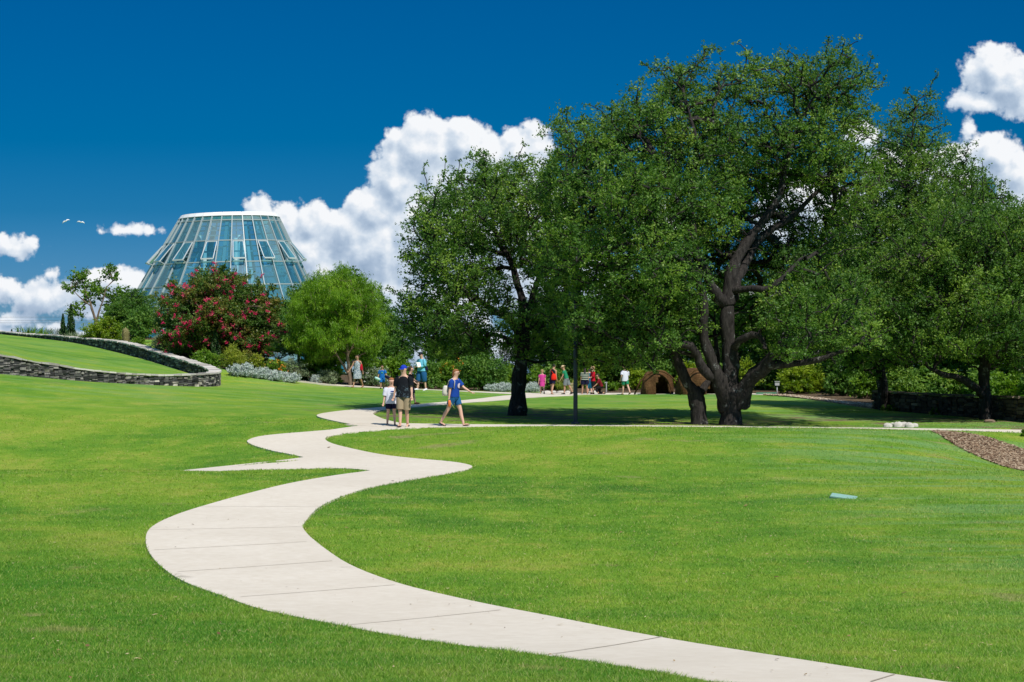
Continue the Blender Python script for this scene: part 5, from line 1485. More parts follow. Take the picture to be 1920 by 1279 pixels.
# cables over the hill and two gulls
m_wire = plain('cable_rubber', (0.10, 0.11, 0.12), .6)
for i, (y0, y1, lb) in enumerate(((594, 593.5, 'upper power cable crossing low over the hill at left'), (600, 601, 'middle power cable crossing low over the hill at left'), (604, 605, 'lowest power cable crossing over the hill at left'))):
    mb = MB(); pts = [P(-500 + 110 * k, y0 + (y1 - y0) * k / 10 + 1.5 * math.sin(k / 10 * math.pi), 260 + i) for k in range(11)]
    mb.tube(pts, .016, 5); tag(part('power_cable', mb.mesh('power_cable'), m_wire), lb, 'cable', 'power cables')
m_gull = plain('white_feathers', (0.82, 0.84, 0.85), .6, .2, 0, .03)
for px, py, tilt, lb in ((123.5, 415.5, -.5, 'left of two white gulls gliding above the hill'), (151.5, 417.5, .15, 'right of two white gulls gliding above the hill')):
    p = P(px, py, 150); o = thing('gull', lb, 'bird', p, 'gulls in the sky'); o.rotation_euler = (0, tilt, .2)
    mb = MB(); mb.tube([(0, -.26, 0), (0, -.20, .01), (0, -.08, 0), (0, .1, 0), (0, .26, .0)], [.008, .03, .05, .04, .01], 8); part('body', mb.mesh('body'), m_gull, o, True)
    for s_ in (-1, 1):
        mb = MB(); mb.tube([(s_ * .03, 0, .01), (s_ * .12, -.02, .05), (s_ * .22, 0, .02), (s_ * .31, .04, -.05)], [(.05, .012), (.05, .012), (.035, .01), (.006, .004)], 8); part('wing', mb.mesh('wing'), m_gull, o, True)

# ---------------------------------------------------------------- people
def fabric(name, base, pattern=None, c2=None):
    m, T, b = material(name, base, .85, .1)
    co = T.node('ShaderNodeTexCoord').outputs['Object']
    n = T.noise(co, 9, 3, .6)
    c = T.mix(T.maprange(n, .35, .65, 0, .25), base, tuple(x * .75 for x in base))
    if pattern == 'splash':
        z = T.node('ShaderNodeSeparateXYZ'); T.l.new(co, z.inputs[0])
        k = T.math('MULTIPLY', T.maprange(T.noise(co, 11, 6, .75, 1.5), .52, .66, 0, 1, True), T.maprange(z.outputs[2], 1.28, 1.02, 0, 1, True))
        c = T.mix(k, c, c2)
    elif pattern == 'print':
        k = T.maprange(T.noise(co, 8, 4, .6, 2.5), .46, .56, 0, .85, True); c = T.mix(k, c, c2)
    elif pattern == 'stripes':
        z = T.node('ShaderNodeSeparateXYZ'); T.l.new(co, z.inputs[0])
        k = T.maprange(T.math('SINE', T.math('MULTIPLY', z.outputs[2], 62)), .1, .5, 0, 1, True); c = T.mix(k, c, c2)
    T.l.new(c, b.inputs['Base Color'])
    bp = T.node('ShaderNodeBump'); bp.inputs['Strength'].default_value = .5; bp.inputs['Distance'].default_value = .02
    T.l.new(T.noise(T.vec('MULTIPLY', co, (1, 1, .4)), 14, 3), bp.inputs['Height']); T.l.new(bp.outputs[0], b.inputs['Normal'])
    return m
skin = plain('skin', (0.64, 0.39, 0.29), .55, .3, 0, .05); skin_tan = plain('tanned_skin', (0.44, 0.25, 0.16), .55, .3, 0, .05)
eye_m = plain('eye', (0.03, 0.02, 0.02), .2, .5); lip_m = plain('lips', (0.42, 0.13, 0.11), .5)
glass_dark = plain('dark_lenses', (0.012, 0.01, 0.01), .45, .3)

def rx(a): return Matrix.Rotation(a, 3, 'X')
def ry(a): return Matrix.Rotation(a, 3, 'Y')
def rz(a): return Matrix.Rotation(a, 3, 'Z')

def person(label, px, d, height, face, pose, wear, skinm=None, child=False, group=None, fat=1.0, foot_py=None):
    """pose: lean, legs [(swing, out, knee)]*2 (left, right), arms [(swing, out, elbow, inward)]*2, head (yaw, pitch)"""
    s = height / 1.75; hs = (1.0 if not child else 1.22); lk = (1.0 if not child else .95)
    skinm = skinm or skin
    g = gnd(px, d); root = thing('person', label, 'person', g, group)
    R = rz(face); LT = rx(-pose.get('lean', 0.0)) @ ry(pose.get('side', 0.0))
    hipz = .92 * lk
    J = {}
    pel = Vector((0, 0, .97 * lk))
    def T_(v): return pel + LT @ (Vector(v) - Vector((0, 0, .97)))
    J['waist'] = T_((0, 0, 1.10)); J['chest'] = T_((0, 0, 1.29)); J['neck'] = T_((0, -.005, 1.46)); 
    yaw, pit = pose.get('head', (0, 0)); HR = LT @ rz(yaw) @ rx(-pit)
    J['hb'] = J['neck'] + LT @ Vector((0, .01, .07))
    def Hd(v): return J['hb'] + HR @ (Vector(v) * hs)
    legs = []
    for sd, (sw, outw, kn) in zip((-1, 1), pose['legs']):
        hip = Vector((sd * .09 * fat, 0, hipz)); A_ = rx(sw) @ ry(-sd * outw)
        knee = hip + A_ @ Vector((0, .01, -.43 * lk)); B_ = rx(sw - kn) @ ry(-sd * outw)
        ank = knee + B_ @ Vector((0, 0, -.41 * lk)); F_ = rx(max(-.55, min(.35, (sw - kn) * .7)))
        legs.append((hip, knee, ank, F_, B_))
    drop = min(l[2].z for l in legs) - .085
    if pose.get('kneel'): drop = min(min(l[2].z, l[1].z) for l in legs) - .07
    off = Vector((0, 0, -drop))
    arms = []
    for sd, (sw, outw, el, inw) in zip((-1, 1), pose['arms']):
        sh = T_((sd * .185 * (fat ** .5), 0, 1.405)); A_ = LT @ rx(sw) @ ry(-sd * outw)
        elb = sh + A_ @ Vector((0, 0, -.285)); B_ = A_ @ rz(sd * inw) @ rx(el)
        wr = elb + B_ @ Vector((0, 0, -.25)); arms.append((sh, elb, wr, B_))
    def Wd(v): return R @ ((Vector(v) + off) * s) + Vector([float(x) for x in g])
    # body: one skinned figure
    V_, E_, Rr = [], [], []
    def nv(p, r, par=None):
        V_.append(Wd(p)); Rr.append((r if hasattr(r, '__len__') else (r, r))); i = len(V_) - 1
        if par is not None: E_.append((par, i))
        return i
    w = fat
    ip = nv(pel, (.135 * w, .10 * w)); iw = nv(J['waist'], (.115 * w, .085 * w), ip); ic = nv(J['chest'], (.135 * w, .095 * w), iw)
    iu = nv(T_((0, 0, 1.39)), (.10, .075), ic)
    inn = nv(J['neck'] + LT @ Vector((0, 0, .02)), .052, iu); ih = nv(Hd((0, .014, .055)), .072, inn); im = nv(Hd((0, .010, .115)), (.092 * hs, .100 * hs), ih); nv(Hd((0, -.002, .185)), (.082 * hs, .092 * hs), im)
    for sd, (hip, knee, ank, F_, B_), in zip((-1, 1), legs):
        a = nv(hip + Vector((sd * .01, 0, -.05)), .085 * w, ip); k1 = nv((hip + knee) / 2, .072 * w, a); k2 = nv(knee, .052, k1); cf = nv(knee + (ank - knee) * .35 + B_ @ Vector((0, -.015, 0)), .052, k2); an = nv(ank, .034, cf)
        he = nv(ank + F_ @ Vector((0, -.02, -.045)), .032, an); bl = nv(ank + F_ @ Vector((sd * .01, .10, -.058)), (.038, .024), he); nv(ank + F_ @ Vector((sd * .012, .165, -.066)), (.034, .016), bl)
    for sd, (sh, elb, wr, B_) in zip((-1, 1), arms):
        a = nv(sh, .052, iu); e1 = nv((sh + elb) / 2, .043, a); e2 = nv(elb, .036, e1); fm = nv(elb + (wr - elb) * .3, .036, e2); w_ = nv(wr, .024, fm)
        pm = nv(wr + B_ @ Vector((0, .005, -.055)), (.034, .018), w_)
        for k, (ox, ln) in enumerate(((-.028, .062), (-.010, .074), (.009, .070), (.027, .055))):
            b0 = nv(wr + B_ @ Vector((ox * .9, .008, -.088)), .0095, pm); b1 = nv(wr + B_ @ Vector((ox, .020, -.088 - ln * .55)), .009, b0); nv(wr + B_ @ Vector((ox, .042, -.088 - ln * .9)), .008, b1)
        t0 = nv(wr + B_ @ Vector((-sd * .030, .018, -.045)), .011, w_); nv(wr + B_ @ Vector((-sd * .042, .038, -.078)), .0095, t0)
    me = bpy.data.meshes.new('tmp'); me.from_pydata([tuple(v) for v in V_], E_, []); ob = bpy.data.objects.new('tmp', me); COL.objects.link(ob)
    sk = ob.modifiers.new('skin', 'SKIN'); sk.use_smooth_shade = True; sk.branch_smoothing = .6
    sub = ob.modifiers.new('sub', 'SUBSURF'); sub.levels = 2; sub.render_levels = 2
    for i, q in enumerate(Rr):
        sv_ = me.skin_vertices[0].data[i]; sv_.radius = (q[0] * s * 1.12, q[1] * s * 1.12) if max(q) > .02 else (q[0] * s, q[1] * s); sv_.use_root = (i == 0)
    dg = bpy.context.evaluated_depsgraph_get(); dg.update()
    bm_ = bpy.data.meshes.new_from_object(ob.evaluated_get(dg)); bm_.name = 'body'
    bpy.data.objects.remove(ob); bpy.data.meshes.remove(me)
    bm_.materials.clear(); part('body', bm_, skinm, root)
    def mk(name, mb, mat, parent=None): return part(name, mb.mesh(name), mat, parent or root)
    def loft(mb, secs, n=18, wob=.012, caps=False):
        """secs: list of (centre, matrix, rx, ry)"""
        rings = []
        for ci, (c, M_, a, b2) in enumerate(secs):
            ring = []
            for j in range(n):
                t = 2 * math.pi * j / n; q = 1 + wob * 3 * math.sin(t * 5 + ci * 1.3) + random.uniform(-wob, wob)
                ring.append(Wd(c + M_ @ Vector((a * q * math.cos(t), b2 * q * math.sin(t), 0))))
            rings.append(ring)
        mb.rings(rings, caps=caps)
    # head details
    mb = MB(); mb.ellipsoid(Wd(Hd((0, .105, .105))), (.013 * s * hs, .020 * s * hs, .022 * s * hs), 8, 6, R @ HR); 
    mk('nose', mb, skinm)
    for sd in (-1, 1):
        mb = MB(); mb.ellipsoid(Wd(Hd((sd * .034, .086, .128))), (.013 * s, .010 * s, .009 * s), 8, 6, R @ HR); mk('eye', mb, eye_m)
        mb = MB(); mb.ellipsoid(Wd(Hd((sd * .080, -.005, .115))), (.010 * s, .022 * s, .032 * s), 8, 6, R @ HR); mk('ear', mb, skinm)
    mb = MB(); mb.ellipsoid(Wd(Hd((0, .090, .068))), (.026 * s, .010 * s, .008 * s), 8, 6, R @ HR); mk('mouth', mb, lip_m)
    hair = wear.get('hair')
    if hair:
        hm, ln, bun = hair
        mb = MB(); rings = []; n = 18
        for i in range(9):
            f = i / 8; ph = math.pi / 2 * (1 - f) if f < .55 else None
            ring = []
            for j in range(n):
                t = 2 * math.pi * j / n; back = .5 - .5 * math.sin(t)       # 1 at the back
                if i <= 4:
                    e = math.pi / 2 * (1 - i / 4.0); k = max(.05, math.cos(e)); zb = .125 + .052 * min(1, (1 - back) * 1.6); z = zb + (.230 - zb) * math.sin(e)
                    x, y = .090 * k * math.cos(t), .100 * k * math.sin(t) - .008
                else:
                    dn = (i - 4) / 4.0; low = dn * (ln * back ** 1.2 + .015)
                    fr_ = 1.0 if back > .35 else .93
                    z = .125 - low; x, y = (.090 - .006 * dn) * math.cos(t) * fr_, (.100) * math.sin(t) * (1 if back > .4 else .97) - .008
                    if back < .35: z = .177; x *= .97; y *= .96
                    elif back < .5: z = min(z, .177 - (back - .35) * .35) if dn < .3 else z
                q = 1 + random.uniform(-.03, .03)
                ring.append(Wd(Hd((x * q, y * q, z))))
            rings.append(ring)
        mb.rings(rings, caps=False)
        if bun: mb.ellipsoid(Wd(Hd((0, -.11, .15))), (.045 * s, .045 * s, .04 * s), 10, 8, R @ HR, bump=.06)
        mk('hair', mb, hm)
    if 'cap' in wear:
        mb = MB(); rings = []; n = 20
        for i in range(6):
            e = math.pi / 2 * (i / 5); k = max(.04, math.cos(e))
            rings.append([Wd(Hd((.096 * k * math.cos(2 * math.pi * j / n), .110 * k * math.sin(2 * math.pi * j / n) - .006, .145 + .10 * math.sin(e)))) for j in range(n)])
        mb.rings(rings, caps=False); c_o = mk('cap', mb, wear['cap'])
        mb = MB(); top = []; m_ = 9
        for z_ in (.152, .143):
            for yy_ in (0.0, 1.0):
                for k in range(m_):
                    t = math.pi * k / (m_ - 1); xx = .080 * math.cos(t); top.append(Wd(Hd((xx, .075 + (.0 if yy_ == 0 else .055 + .05 * math.sin(t)) , z_ - (.015 * yy_)))))
        fs = []
        for k in range(m_ - 1):
            fs += [(k, k + 1, m_ + k + 1, m_ + k), (2 * m_ + k, 3 * m_ + k, 3 * m_ + k + 1, 2 * m_ + k + 1), (m_ + k, m_ + k + 1, 3 * m_ + k + 1, 3 * m_ + k)]
        mb.add(top, fs); part('brim', mb.mesh('brim'), wear['cap'], c_o)
    if 'hat' in wear:
        mb = MB(); n = 22; prof = ((.175, .150), (.17, .158), (.10, .165), (.092, .20), (.080, .235), (.03, .245))
        mb.rings([[Wd(Hd((r_ * math.cos(2 * math.pi * j / n), r_ * math.sin(2 * math.pi * j / n), z + (.012 * math.sin(4 * math.pi * j / n) if r_ > .12 else 0)))) for j in range(n)] for r_, z in prof]); mk('hat', mb, wear['hat'])
    if wear.get('shades'):
        mb = MB()
        for sd in (-1, 1): mb.ellipsoid(Wd(Hd((sd * .036, .096, .128))), (.030 * s, .010 * s, .020 * s), 10, 6, R @ HR); mb.bar(Wd(Hd((sd * .066, .085, .133))), Wd(Hd((sd * .085, -.01, .130))), .008 * s)
        mb.bar(Wd(Hd((-.012, .104, .133))), Wd(Hd((.012, .104, .133))), .008 * s); mk('sunglasses', mb, glass_dark)
    I = Matrix.Identity(3)
    if 'shirt' in wear:
        m_, loose, hem, slv = wear['shirt']; mb = MB(); l = loose
        loft(mb, [(T_((0, 0, hem)), LT, .175 * l * w, .125 * l * w), (T_((0, 0, (hem + 1.1) / 2)), LT, .165 * l * w, .12 * l * w), (T_((0, 0, 1.12)), LT, .155 * l * w, .112 * l * w), (T_((0, 0, 1.25)), LT, .168 * l * w, .120 * w), (T_((0, 0, 1.36)), LT, .180, .112), (T_((0, 0, 1.42)), LT, .150, .095), (T_((0, -.004, 1.455)), LT, .088, .072), (T_((0, -.006, 1.468)), LT, .068, .062)], wob=.010)
        if slv:
            for sd, (sh, elb, wr, B_) in zip((-1, 1), arms):
                A_ = (elb - sh); U_ = (A_.to_track_quat('-Z', 'Y')).to_matrix(); e_ = sh + A_ * min(slv, 1.0)
                secs = [(sh - A_ * .10 - LT @ Vector((sd * .045, 0, -.005)), U_, .060, .070), (sh + A_ * .12, U_, .070 * l, .075 * l), (sh + A_ * .4 * min(slv, 1), U_, .068 * l, .072 * l), (e_, U_, .066 * l, .070 * l)]
                if slv > 1:
                    A2 = wr - elb; U2 = A2.to_track_quat('-Z', 'Y').to_matrix(); secs += [(elb + A2 * .3, U2, .052, .055), (elb + A2 * min(.92, slv - 1), U2, .042, .044)]
                loft(mb, secs, 12, .012)
        sh_o = mk('shirt', mb, m_)
        if 'logo' in wear:
            lm_, lw, lh, lz, lx = wear['logo']; mb = MB()
            fy = .124 * l * w + .012
            n_ = 10
            ringo = [Wd(T_((lx + lw * math.cos(2 * math.pi * k / n_) * (1 + .25 * math.sin(k * 2.2)), fy - .018 * abs(math.cos(2 * math.pi * k / n_)), lz + lh * math.sin(2 * math.pi * k / n_)))) for k in range(n_)]
            mb.add(ringo + [Wd(T_((lx, fy + .006, lz)))], [(k, (k + 1) % n_, n_) for k in range(n_)]); part('print', mb.mesh('print'), lm_, sh_o)
    if 'shorts' in wear:
        m_, ln, l = wear['shorts']; mb = MB()
        loft(mb, [(T_((0, 0, 1.04)), LT, .150 * w * l ** .5, .110 * w * l ** .5), (pel + Vector((0, 0, -.0)), I, .168 * w * l ** .5, .125 * w * l ** .5), (Vector((0, 0, hipz - .06)), I, .172 * w * l ** .5, .122 * w * l ** .5), (Vector((0, 0, hipz - .12)), I, .10, .075)], wob=.008)
        for sd, (hip, knee, ank, F_, B_) in zip((-1, 1), legs):
            A_ = knee - hip; U_ = A_.to_track_quat('-Z', 'Y').to_matrix(); e = min(ln, 1.0)
            secs = [(hip + A_ * -.02, U_, .095 * w, .105 * w), (hip + A_ * .25 * e, U_, .095 * w * l, .105 * w * l), (hip + A_ * e, U_, .086 * w * l, .092 * w * l)]
            if ln > 1: A2 = ank - knee; U2 = A2.to_track_quat('-Z', 'Y').to_matrix(); secs += [(knee + A2 * .15, U2, .082 * l, .085 * l), (knee + A2 * (ln - 1), U2, .070 * l, .072 * l)]
            loft(mb, secs, 14, .010)
        mk(wear.get('lower', 'shorts'), mb, m_)
    if 'dress' in wear:
        m_, hemz, top = wear['dress']; mb = MB()
        cy = (legs[0][1].y + legs[1][1].y) / 2
        loft(mb, [(Vector((0, cy * .8, hemz)), I, .185 * w, .155 * w + abs(legs[0][1].y - legs[1][1].y) * .35), (Vector((0, cy * .4, (hemz + hipz) / 2 + .05)), I, .190 * w, .150 * w + abs(legs[0][1].y - legs[1][1].y) * .2), (Vector((0, 0, hipz)), I, .182 * w, .138 * w), (T_((0, 0, 1.10)), LT, .142 * w, .108 * w), (T_((0, 0, 1.25)), LT, .160 * w, .122 * w), (T_((0, 0, top)), LT, .155, .108)] + ([(T_((0, 0, 1.44)), LT, .10, .08)] if top > 1.35 else []), wob=.014)
        for sd in (-1, 1): mb.tube([Wd(T_((sd * .10, .10, top - .02))), Wd(T_((sd * .11, .0, 1.46))), Wd(T_((sd * .09, -.095, top - .02)))], .012 * s, 6)
        mk('dress', mb, m_)
    if 'shoes' in wear:
        m_, kind = wear['shoes']
        for sd, (hip, knee, ank, F_, B_) in zip((-1, 1), legs):
            mb = MB(); sole = []
            for (y_, w_) in ((-.065, .030), (-.04, .042), (.05, .046), (.13, .052), (.175, .040), (.20, .012)):
                sole.append((y_, w_))
            if kind == 'sandal':
                rr = [[Wd(ank + F_ @ Vector((sd * .008 + x * w_, y_, z_))) for x, z_ in ((-1, -.086), (1, -.086), (1, -.070), (-1, -.070))] for y_, w_ in sole]
                mb.rings(rr, smooth=False); mb.tube([Wd(ank + F_ @ Vector((sd * .008 - .042, .06, -.075))), Wd(ank + F_ @ Vector((sd * .008, .115, -.032))), Wd(ank + F_ @ Vector((sd * .008 + .042, .06, -.075)))], .010 * s, 6)
                mk('sandal', mb, m_)
            else:
                rr = []
                for (y_, w_), h_ in zip(sole, (.03, .075, .06, .035, .022, .01)):
                    rr.append([Wd(ank + F_ @ Vector((sd * .008 + (w_ + .006) * math.cos(2 * math.pi * k / 12), y_, -.050 + (h_ if math.sin(2 * math.pi * k / 12) > 0 else .036) * math.sin(2 * math.pi * k / 12)))) for k in range(12)])
                mb.rings(rr); mk('shoe', mb, m_)
    return root, {'Wd': Wd, 'T': T_, 'arms': arms, 'legs': legs, 's': s, 'R': R, 'Hd': Hd, 'LT': LT}

PI = math.pi
hair_red = plain('auburn_hair', (0.30, 0.12, 0.045), .6, .3, 0, .3, 60); hair_brown = plain('brown_hair', (0.07, 0.038, 0.022), .6, .3, 0, .3, 60); hair_dark = plain('dark_hair', (0.02, 0.014, 0.012), .55, .3, 0, .3, 60)
hair_blond = plain('blond_hair', (0.36, 0.24, 0.12), .6, .3, 0, .3, 60)
f_black = fabric('black_tee_fabric', (0.010, 0.012, 0.016), 'splash', (0.16, 0.24, 0.30)); f_khaki = fabric('khaki_cotton', (0.33, 0.26, 0.17)); f_bluecap = fabric('blue_cap_fabric', (0.015, 0.045, 0.42))
f_white = fabric('white_tee_fabric', (0.66, 0.68, 0.78)); f_navy = fabric('navy_cotton', (0.012, 0.013, 0.04)); f_blue = fabric('royal_blue_fabric', (0.012, 0.055, 0.30)); f_denim = fabric('blue_denim', (0.018, 0.105, 0.26))
f_boy = fabric('bright_blue_fabric', (0.012, 0.13, 0.42)); f_ltblue = fabric('light_blue_fabric', (0.16, 0.52, 0.68)); f_dress = fabric('printed_dress_fabric', (0.50, 0.54, 0.56), 'print', (0.09, 0.15, 0.20)); f_pink = fabric('magenta_fabric', (0.52, 0.05, 0.25))
f_blk = fabric('plain_black_fabric', (0.012, 0.012, 0.015)); f_green = fabric('green_fabric', (0.02, 0.22, 0.11)); f_grey = fabric('grey_fabric', (0.18, 0.21, 0.22)); f_strip = fabric('striped_fabric', (0.02, 0.035, 0.035), 'stripes', (0.38, 0.42, 0.34))
f_red = fabric('red_fabric', (0.48, 0.012, 0.03)); f_dkred = fabric('dark_red_fabric', (0.16, 0.012, 0.018)); f_straw = fabric('straw', (0.62, 0.47, 0.28)); f_teal = fabric('teal_fabric', (0.01, 0.12, 0.2))
rub = plain('black_rubber', (0.015, 0.013, 0.012), .7); sh_white = plain('white_shoe', (0.72, 0.74, 0.78), .5); sh_brown = plain('brown_leather', (0.14, 0.06, 0.03), .6)
logo_b = plain('blue_print', (0.02, 0.05, 0.30), .8); logo_w = plain('pale_swirl_print', (0.55, 0.50, 0.62), .8); logo_g = plain('green_print', (0.10, 0.35, 0.15), .8)

def bag(name, label, W_, c, r, mat, strap=None, group=None, flat=.45):
    o = thing(name, label, 'bag', c)
    mb = MB(); n = 16
    mb.rings([[Vector(c) + Vector((r[0] * k * math.cos(2 * PI * j / n) * (1 + .04 * math.sin(j * 3)), r[1] * k * math.sin(2 * PI * j / n), r[2] * z)) for j in range(n)] for k, z in ((.6, -1), (.95, -.9), (1.05, -.4), (.92, .2), (.72, .7), (.5, 1.0))]); part('pouch', mb.mesh('pouch'), mat, o)
    if strap:
        mb = MB(); mb.tube(strap, .012, 6); part('strap', mb.mesh('strap'), mat, o)
    return o

# three walkers on the crossing path
_, k1 = person('teenager in black splash-print tee, khaki shorts and blue cap', 757, 57.6, 1.77, PI - .25,
  dict(lean=-.02, legs=[(-.04, -.03, .28), (.16, -.03, .05)], arms=[(.12, .16, .15, 0), (-.12, .20, .25, 0)], head=(-.25, 0.1)),
  dict(shirt=(f_black, 1.26, .84, .85), shorts=(f_khaki, 1.0, 1.2), cap=f_bluecap, hair=(hair_brown, .05, False), shoes=(rub, 'sandal')), fat=1.06)
_, k2 = person('boy in white tee with blue chest print and navy shorts, walking on the path', 733.5, 58.3, 1.38, PI + .15,
  dict(legs=[(.05, .05, .05), (-.04, .06, .08)], arms=[(-.12, .28, .35, 0), (.0, .2, .2, 0)], head=(.1, 0.15)),
  dict(shirt=(f_white, 1.30, .84, .95), logo=(logo_b, .075, .028, 1.29, -.03), shorts=(f_navy, .68, 1.15), hair=(hair_red, .05, False), shoes=(rub, 'sandal')), child=True, fat=1.02)
_, k3 = person('red-haired woman in blue tee, blue shorts and sunglasses striding to the right', 852, 57.7, 1.68, -PI / 2 - .45,
  dict(lean=.04, legs=[(.34, .02, .10), (-.44, .02, .10)][::1], arms=[(.75, .12, .35, .2), (-.12, .18, .12, 0)], head=(.15, .12)),
  dict(shirt=(f_blue, 1.12, .92, .75), logo=(logo_w, .075, .08, 1.26, 0), shorts=(f_denim, .62, 1.08), hair=(hair_red, .15, False), shoes=(rub, 'sandal'), shades=True), fat=1.05)
sR = k3['arms'][1]; W3 = k3['Wd']
hipb = W3(Vector((.18, -.20, 1.10)))
bag('shoulder_bag', 'white canvas shoulder bag hanging behind the striding woman', W3, hipb, (.105, .075, .15), fabric('cream_canvas', (.66, .62, .56)), [hipb + Vector((.05, 0, .16)), W3(sR[0] + Vector((.03, -.09, .0))), W3(sR[0] + Vector((-.02, 0, .07))), W3(sR[0] + Vector((-.01, .09, -.02))), W3(Vector((.17, .08, 1.18))), hipb + Vector((.12, .02, .13))])
hd = W3(sR[2] + sR[3] @ Vector((0, .03, -.12)))
o = thing('orange_bottle', 'orange drink bottle held low by the striding woman', 'bottle', hd)
mb = MB(); mb.tube([hd + Vector((0, 0, -.13)), hd + Vector((0, 0, -.12)), hd + Vector((0, 0, .03)), hd + Vector((0, 0, .06))], [.03, .042, .042, .02], 12); part('bottle_body', mb.mesh('bottle_body'), plain('orange_plastic', (.75, .20, .06), .4), o)
mb = MB(); mb.tube([hd + Vector((0, 0, .06)), hd + Vector((0, 0, .09))], [.02, .02], 10); part('bottle_cap', mb.mesh('bottle_cap'), m_hose, o)
mb = MB(); mb.tube([hd + Vector((.02, 0, .02)), hd + Vector((.09, 0, -.10)), hd + Vector((.16, .01, -.19))], [.006, .006, .004], 6); tag(part('lanyard', mb.mesh('lanyard'), plain('yellow_cord', (.55, .6, .1), .6)), 'thin yellow-green cord dangling from the striding woman\'s hand', 'cord')
# people further back
person('child in dark top walking behind the teenager in the blue cap', 769.5, 76, 1.46, -PI / 2 - .2,
  dict(legs=[(.3, .02, .1), (-.3, .02, .2)], arms=[(.5, .1, .7, 0), (.55, .15, .4, 0)], head=(.5, .0)),
  dict(shirt=(f_blk, 1.1, .9, .6), shorts=(f_navy, .9, 1.1), hair=(hair_brown, .06, False), shoes=(sh_brown, 'shoe')), child=True)
_, k4 = person('woman in grey and white printed summer dress walking past the feathery tree', 670, 95.6, 1.57, PI - .5,
  dict(lean=0, legs=[(-.28, .02, .3), (.26, .02, .05)], arms=[(-.3, .12, .1, 0), (.3, .32, .25, 0)], head=(-.2, .1)),
  dict(dress=(f_dress, .50, 1.36), hair=(hair_brown, .05, True), shoes=(sh_brown, 'sandal'), shades=True), skinm=skin_tan, fat=1.15)
q = k4['Wd'](Vector((-.24, -.02, 1.10))); bag('handbag', 'red handbag at the side of the woman in the printed dress', None, q, (.07, .05, .15), f_red, [q + Vector((0, 0, .14)), k4['Wd'](k4['arms'][0][0] + Vector((0, 0, .06))), q + Vector((.03, .02, .14))])
_, k5 = person('boy in bright blue tee and blue shorts carrying bundles in both hands', 716.5, 93.5, 1.12, PI + .1,
  dict(legs=[(-.15, .02, .35), (.2, .02, .1)], arms=[(.25, .35, .5, 0), (-.1, .25, .45, 0)], head=(-.1, .2)),
  dict(shirt=(f_boy, 1.2, .86, .8), logo=(logo_g, .06, .05, 1.25, 0), shorts=(f_boy, .95, 1.25), hair=(hair_brown, .04, False), shoes=(rub, 'shoe')), child=True, skinm=skin_tan)
for i, (nm, lb, mt) in enumerate((('folded_towel', 'dark folded towel held by the boy in bright blue', f_navy), ('folded_towel', 'pale aqua folded towel held by the boy in bright blue', fabric('aqua_towel', (.45, .70, .66))))):
    w_ = k5['Wd'](k5['arms'][i][2] + k5['arms'][i][3] @ Vector((0, .02, -.13))); mb = MB()
    mb.tube([w_ + Vector((-.13, 0, .07)), w_ + Vector((-.04, -.02, .02)), w_ + Vector((.05, 0, -.02)), w_ + Vector((.13, 0, -.05))], [(.05, .03), (.075, .04), (.07, .045), (.04, .03)], 10)
    tag(part(nm, mb.mesh(nm), mt), lb, 'towel')
_, k6 = person('man in light blue long-sleeved top, navy cap and long blue shorts reading a leaflet', 791, 92, 1.76, PI - .75,
  dict(lean=.03, legs=[(-.12, .02, .1), (.22, .04, .1)], arms=[(.15, .10, 1.35, .45), (.1, .12, 1.4, .4)], head=(-.1, .35)),
  dict(shirt=(f_ltblue, 1.22, .90, 1.75), shorts=(f_denim, 1.2, 1.22), cap=f_navy, hair=(hair_brown, .04, False), shoes=(sh_white, 'shoe')), fat=1.15)
mid = (k6['Wd'](k6['arms'][0][2]) + k6['Wd'](k6['arms'][1][2])) / 2
mb = MB(); mb.box(mid + Vector((.06, -.04, .10)), (.21, .006, .28), rz(.5) @ rx(-.6)); mb.box(mid + Vector((.06, -.055, .10)), (.19, .004, .26), rz(.62) @ rx(-.6))
tag(part('leaflet', mb.mesh('leaflet'), plain('paper', (.72, .74, .66), .8)), 'folded leaflet in the hands of the man in light blue', 'leaflet')
q = k6['Wd'](Vector((-.24, -.05, 1.02))); bag('waist_pouch', 'dark pouch at the hip of the man in light blue', None, q, (.08, .06, .10), f_navy)
# group on the far path
GR = 'visitors gathered on the far path'
STAND = dict(legs=[(.04, .03, .03), (-.05, .03, .05)], arms=[(.0, .12, .15, 0), (.0, .12, .15, 0)])
person('girl in magenta pink dress seen from behind', 1016.5, 96.4, 1.18, .1, dict(STAND, legs=[(.2, .02, .1), (-.25, .02, .4)], head=(0, .1)), dict(dress=(f_pink, .55, 1.42), shirt=(f_pink, 1.15, .98, .55), hair=(hair_blond, .07, True), shoes=(rub, 'sandal')), child=True, group=GR)
_, k9 = person('woman in backless black top and dark shorts bending to the right', 1036, 95.4, 1.46, -PI / 2 + .9, dict(lean=.16, legs=[(.12, .02, .05), (-.28, .06, .1)], arms=[(.35, .2, .5, 0), (.1, .1, .2, 0)], head=(.2, .3)), dict(shirt=(f_blk, 1.05, .92, 0), shorts=(f_navy, .72, 1.3), hair=(hair_dark, .06, True), shoes=(sh_brown, 'sandal')), skinm=skin_tan, group=GR)
q = k9['Wd'](Vector((.17, -.10, 1.02))); bag('shoulder_bag', 'round bright red shoulder bag on the woman in black', None, q, (.13, .09, .15), fabric('scarlet_fabric', (.72, .03, .015)), [q + Vector((0, 0, .13)), k9['Wd'](k9['T']((.02, -.13, 1.3))), k9['Wd'](k9['arms'][0][0] + Vector((.03, -.03, .05)))])
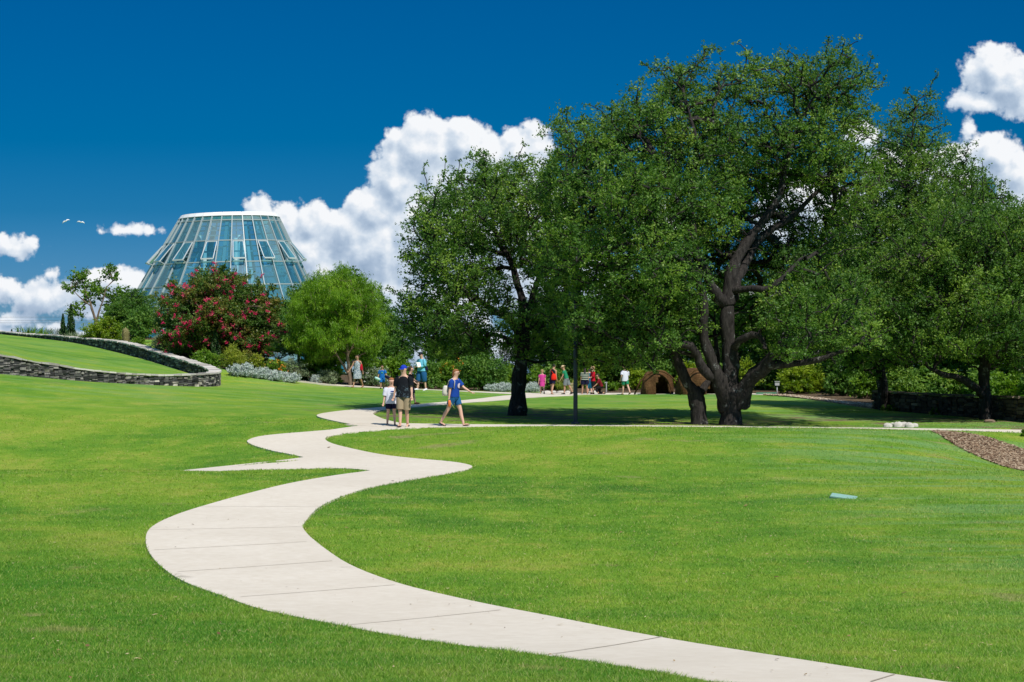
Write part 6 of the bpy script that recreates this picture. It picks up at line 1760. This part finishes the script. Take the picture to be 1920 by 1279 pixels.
q = k9['Wd'](k9['arms'][0][2] + k9['arms'][0][3] @ Vector((0, 0, -.12))); mb = MB(); mb.ellipsoid(q, (.09, .08, .09), 12, 8, bump=.08); tag(part('plastic_bag', mb.mesh('plastic_bag'), plain('white_plastic', (.75, .77, .82), .4)), 'crumpled white plastic bag in the hand of the woman in black', 'bag')
person('person in straw hat, green top and grey shorts leaning forward', 1062, 95.6, 1.42, PI / 2 - .2, dict(lean=.28, legs=[(.2, .02, .15), (-.38, .04, .1)], arms=[(.5, .1, .3, 0), (.4, .1, .3, 0)], head=(0, .1)), dict(shirt=(f_green, 1.1, .95, .5), shorts=(f_grey, .85, 1.25), hat=f_straw, shoes=(rub, 'shoe')), skinm=skin_tan, group=GR)
person('woman with long dark hair in striped top and navy shorts seen from behind', 1096.5, 95.8, 1.28, .15, dict(STAND, legs=[(.02, .08, 0), (-.02, .08, 0)], head=(0, .35)), dict(shirt=(f_strip, 1.25, .95, .6), shorts=(f_navy, .62, 1.3), hair=(hair_dark, .26, False), shoes=(rub, 'sandal')), skinm=skin_tan, fat=1.2, group=GR)
person('person in teal clothes half hidden between the striped top and the child in red', 1105.5, 97.4, 1.20, .3, dict(STAND, head=(0, .2)), dict(shirt=(f_teal, 1.15, .9, .7), shorts=(f_teal, 1.3, 1.15), lower='trousers', hair=(hair_dark, .06, False), shoes=(rub, 'shoe')), group=GR)
person('child in bright red shirt and dark trousers standing and looking left', 1112, 96.0, 1.37, PI / 2 + .3, dict(legs=[(.05, .02, .02), (-.06, .02, .05)], arms=[(.25, .1, 1.1, .5), (.2, .1, 1.1, .4)], head=(0, .1)), dict(shirt=(f_red, 1.2, .86, 1.3), shorts=(f_blk, 1.15, 1.05), lower='trousers', hair=(hair_blond, .05, False), shoes=(rub, 'shoe')), child=True, group=GR)
person('crouching child in dark red top and dark trousers facing left', 1127, 95.9, 1.32, PI / 2 + .2, dict(kneel=True, lean=.35, legs=[(1.35, .05, 1.9), (.35, .05, 1.9)], arms=[(.9, .1, .3, 0), (.7, .1, .3, 0)], head=(0, -.1)), dict(shirt=(f_dkred, 1.2, .95, .9), shorts=(f_blk, 1.7, 1.05), lower='trousers', hair=(hair_dark, .06, False), shoes=(rub, 'shoe')), child=True, skinm=skin_tan, group=GR)
person('boy in white shirt and green shorts walking left, beside the woven hut', 1172, 95.2, 1.42, PI / 2 - 1.1, dict(legs=[(.12, .02, .05), (-.40, .03, .15)], arms=[(-.3, .35, .9, .3), (.2, .2, .9, .3)], head=(.4, .1)), dict(shirt=(f_white, 1.25, .84, .8), shorts=(f_green, .72, 1.15), cap=f_khaki, hair=(hair_brown, .06, False), shoes=(sh_brown, 'sandal')), child=True, group=GR)
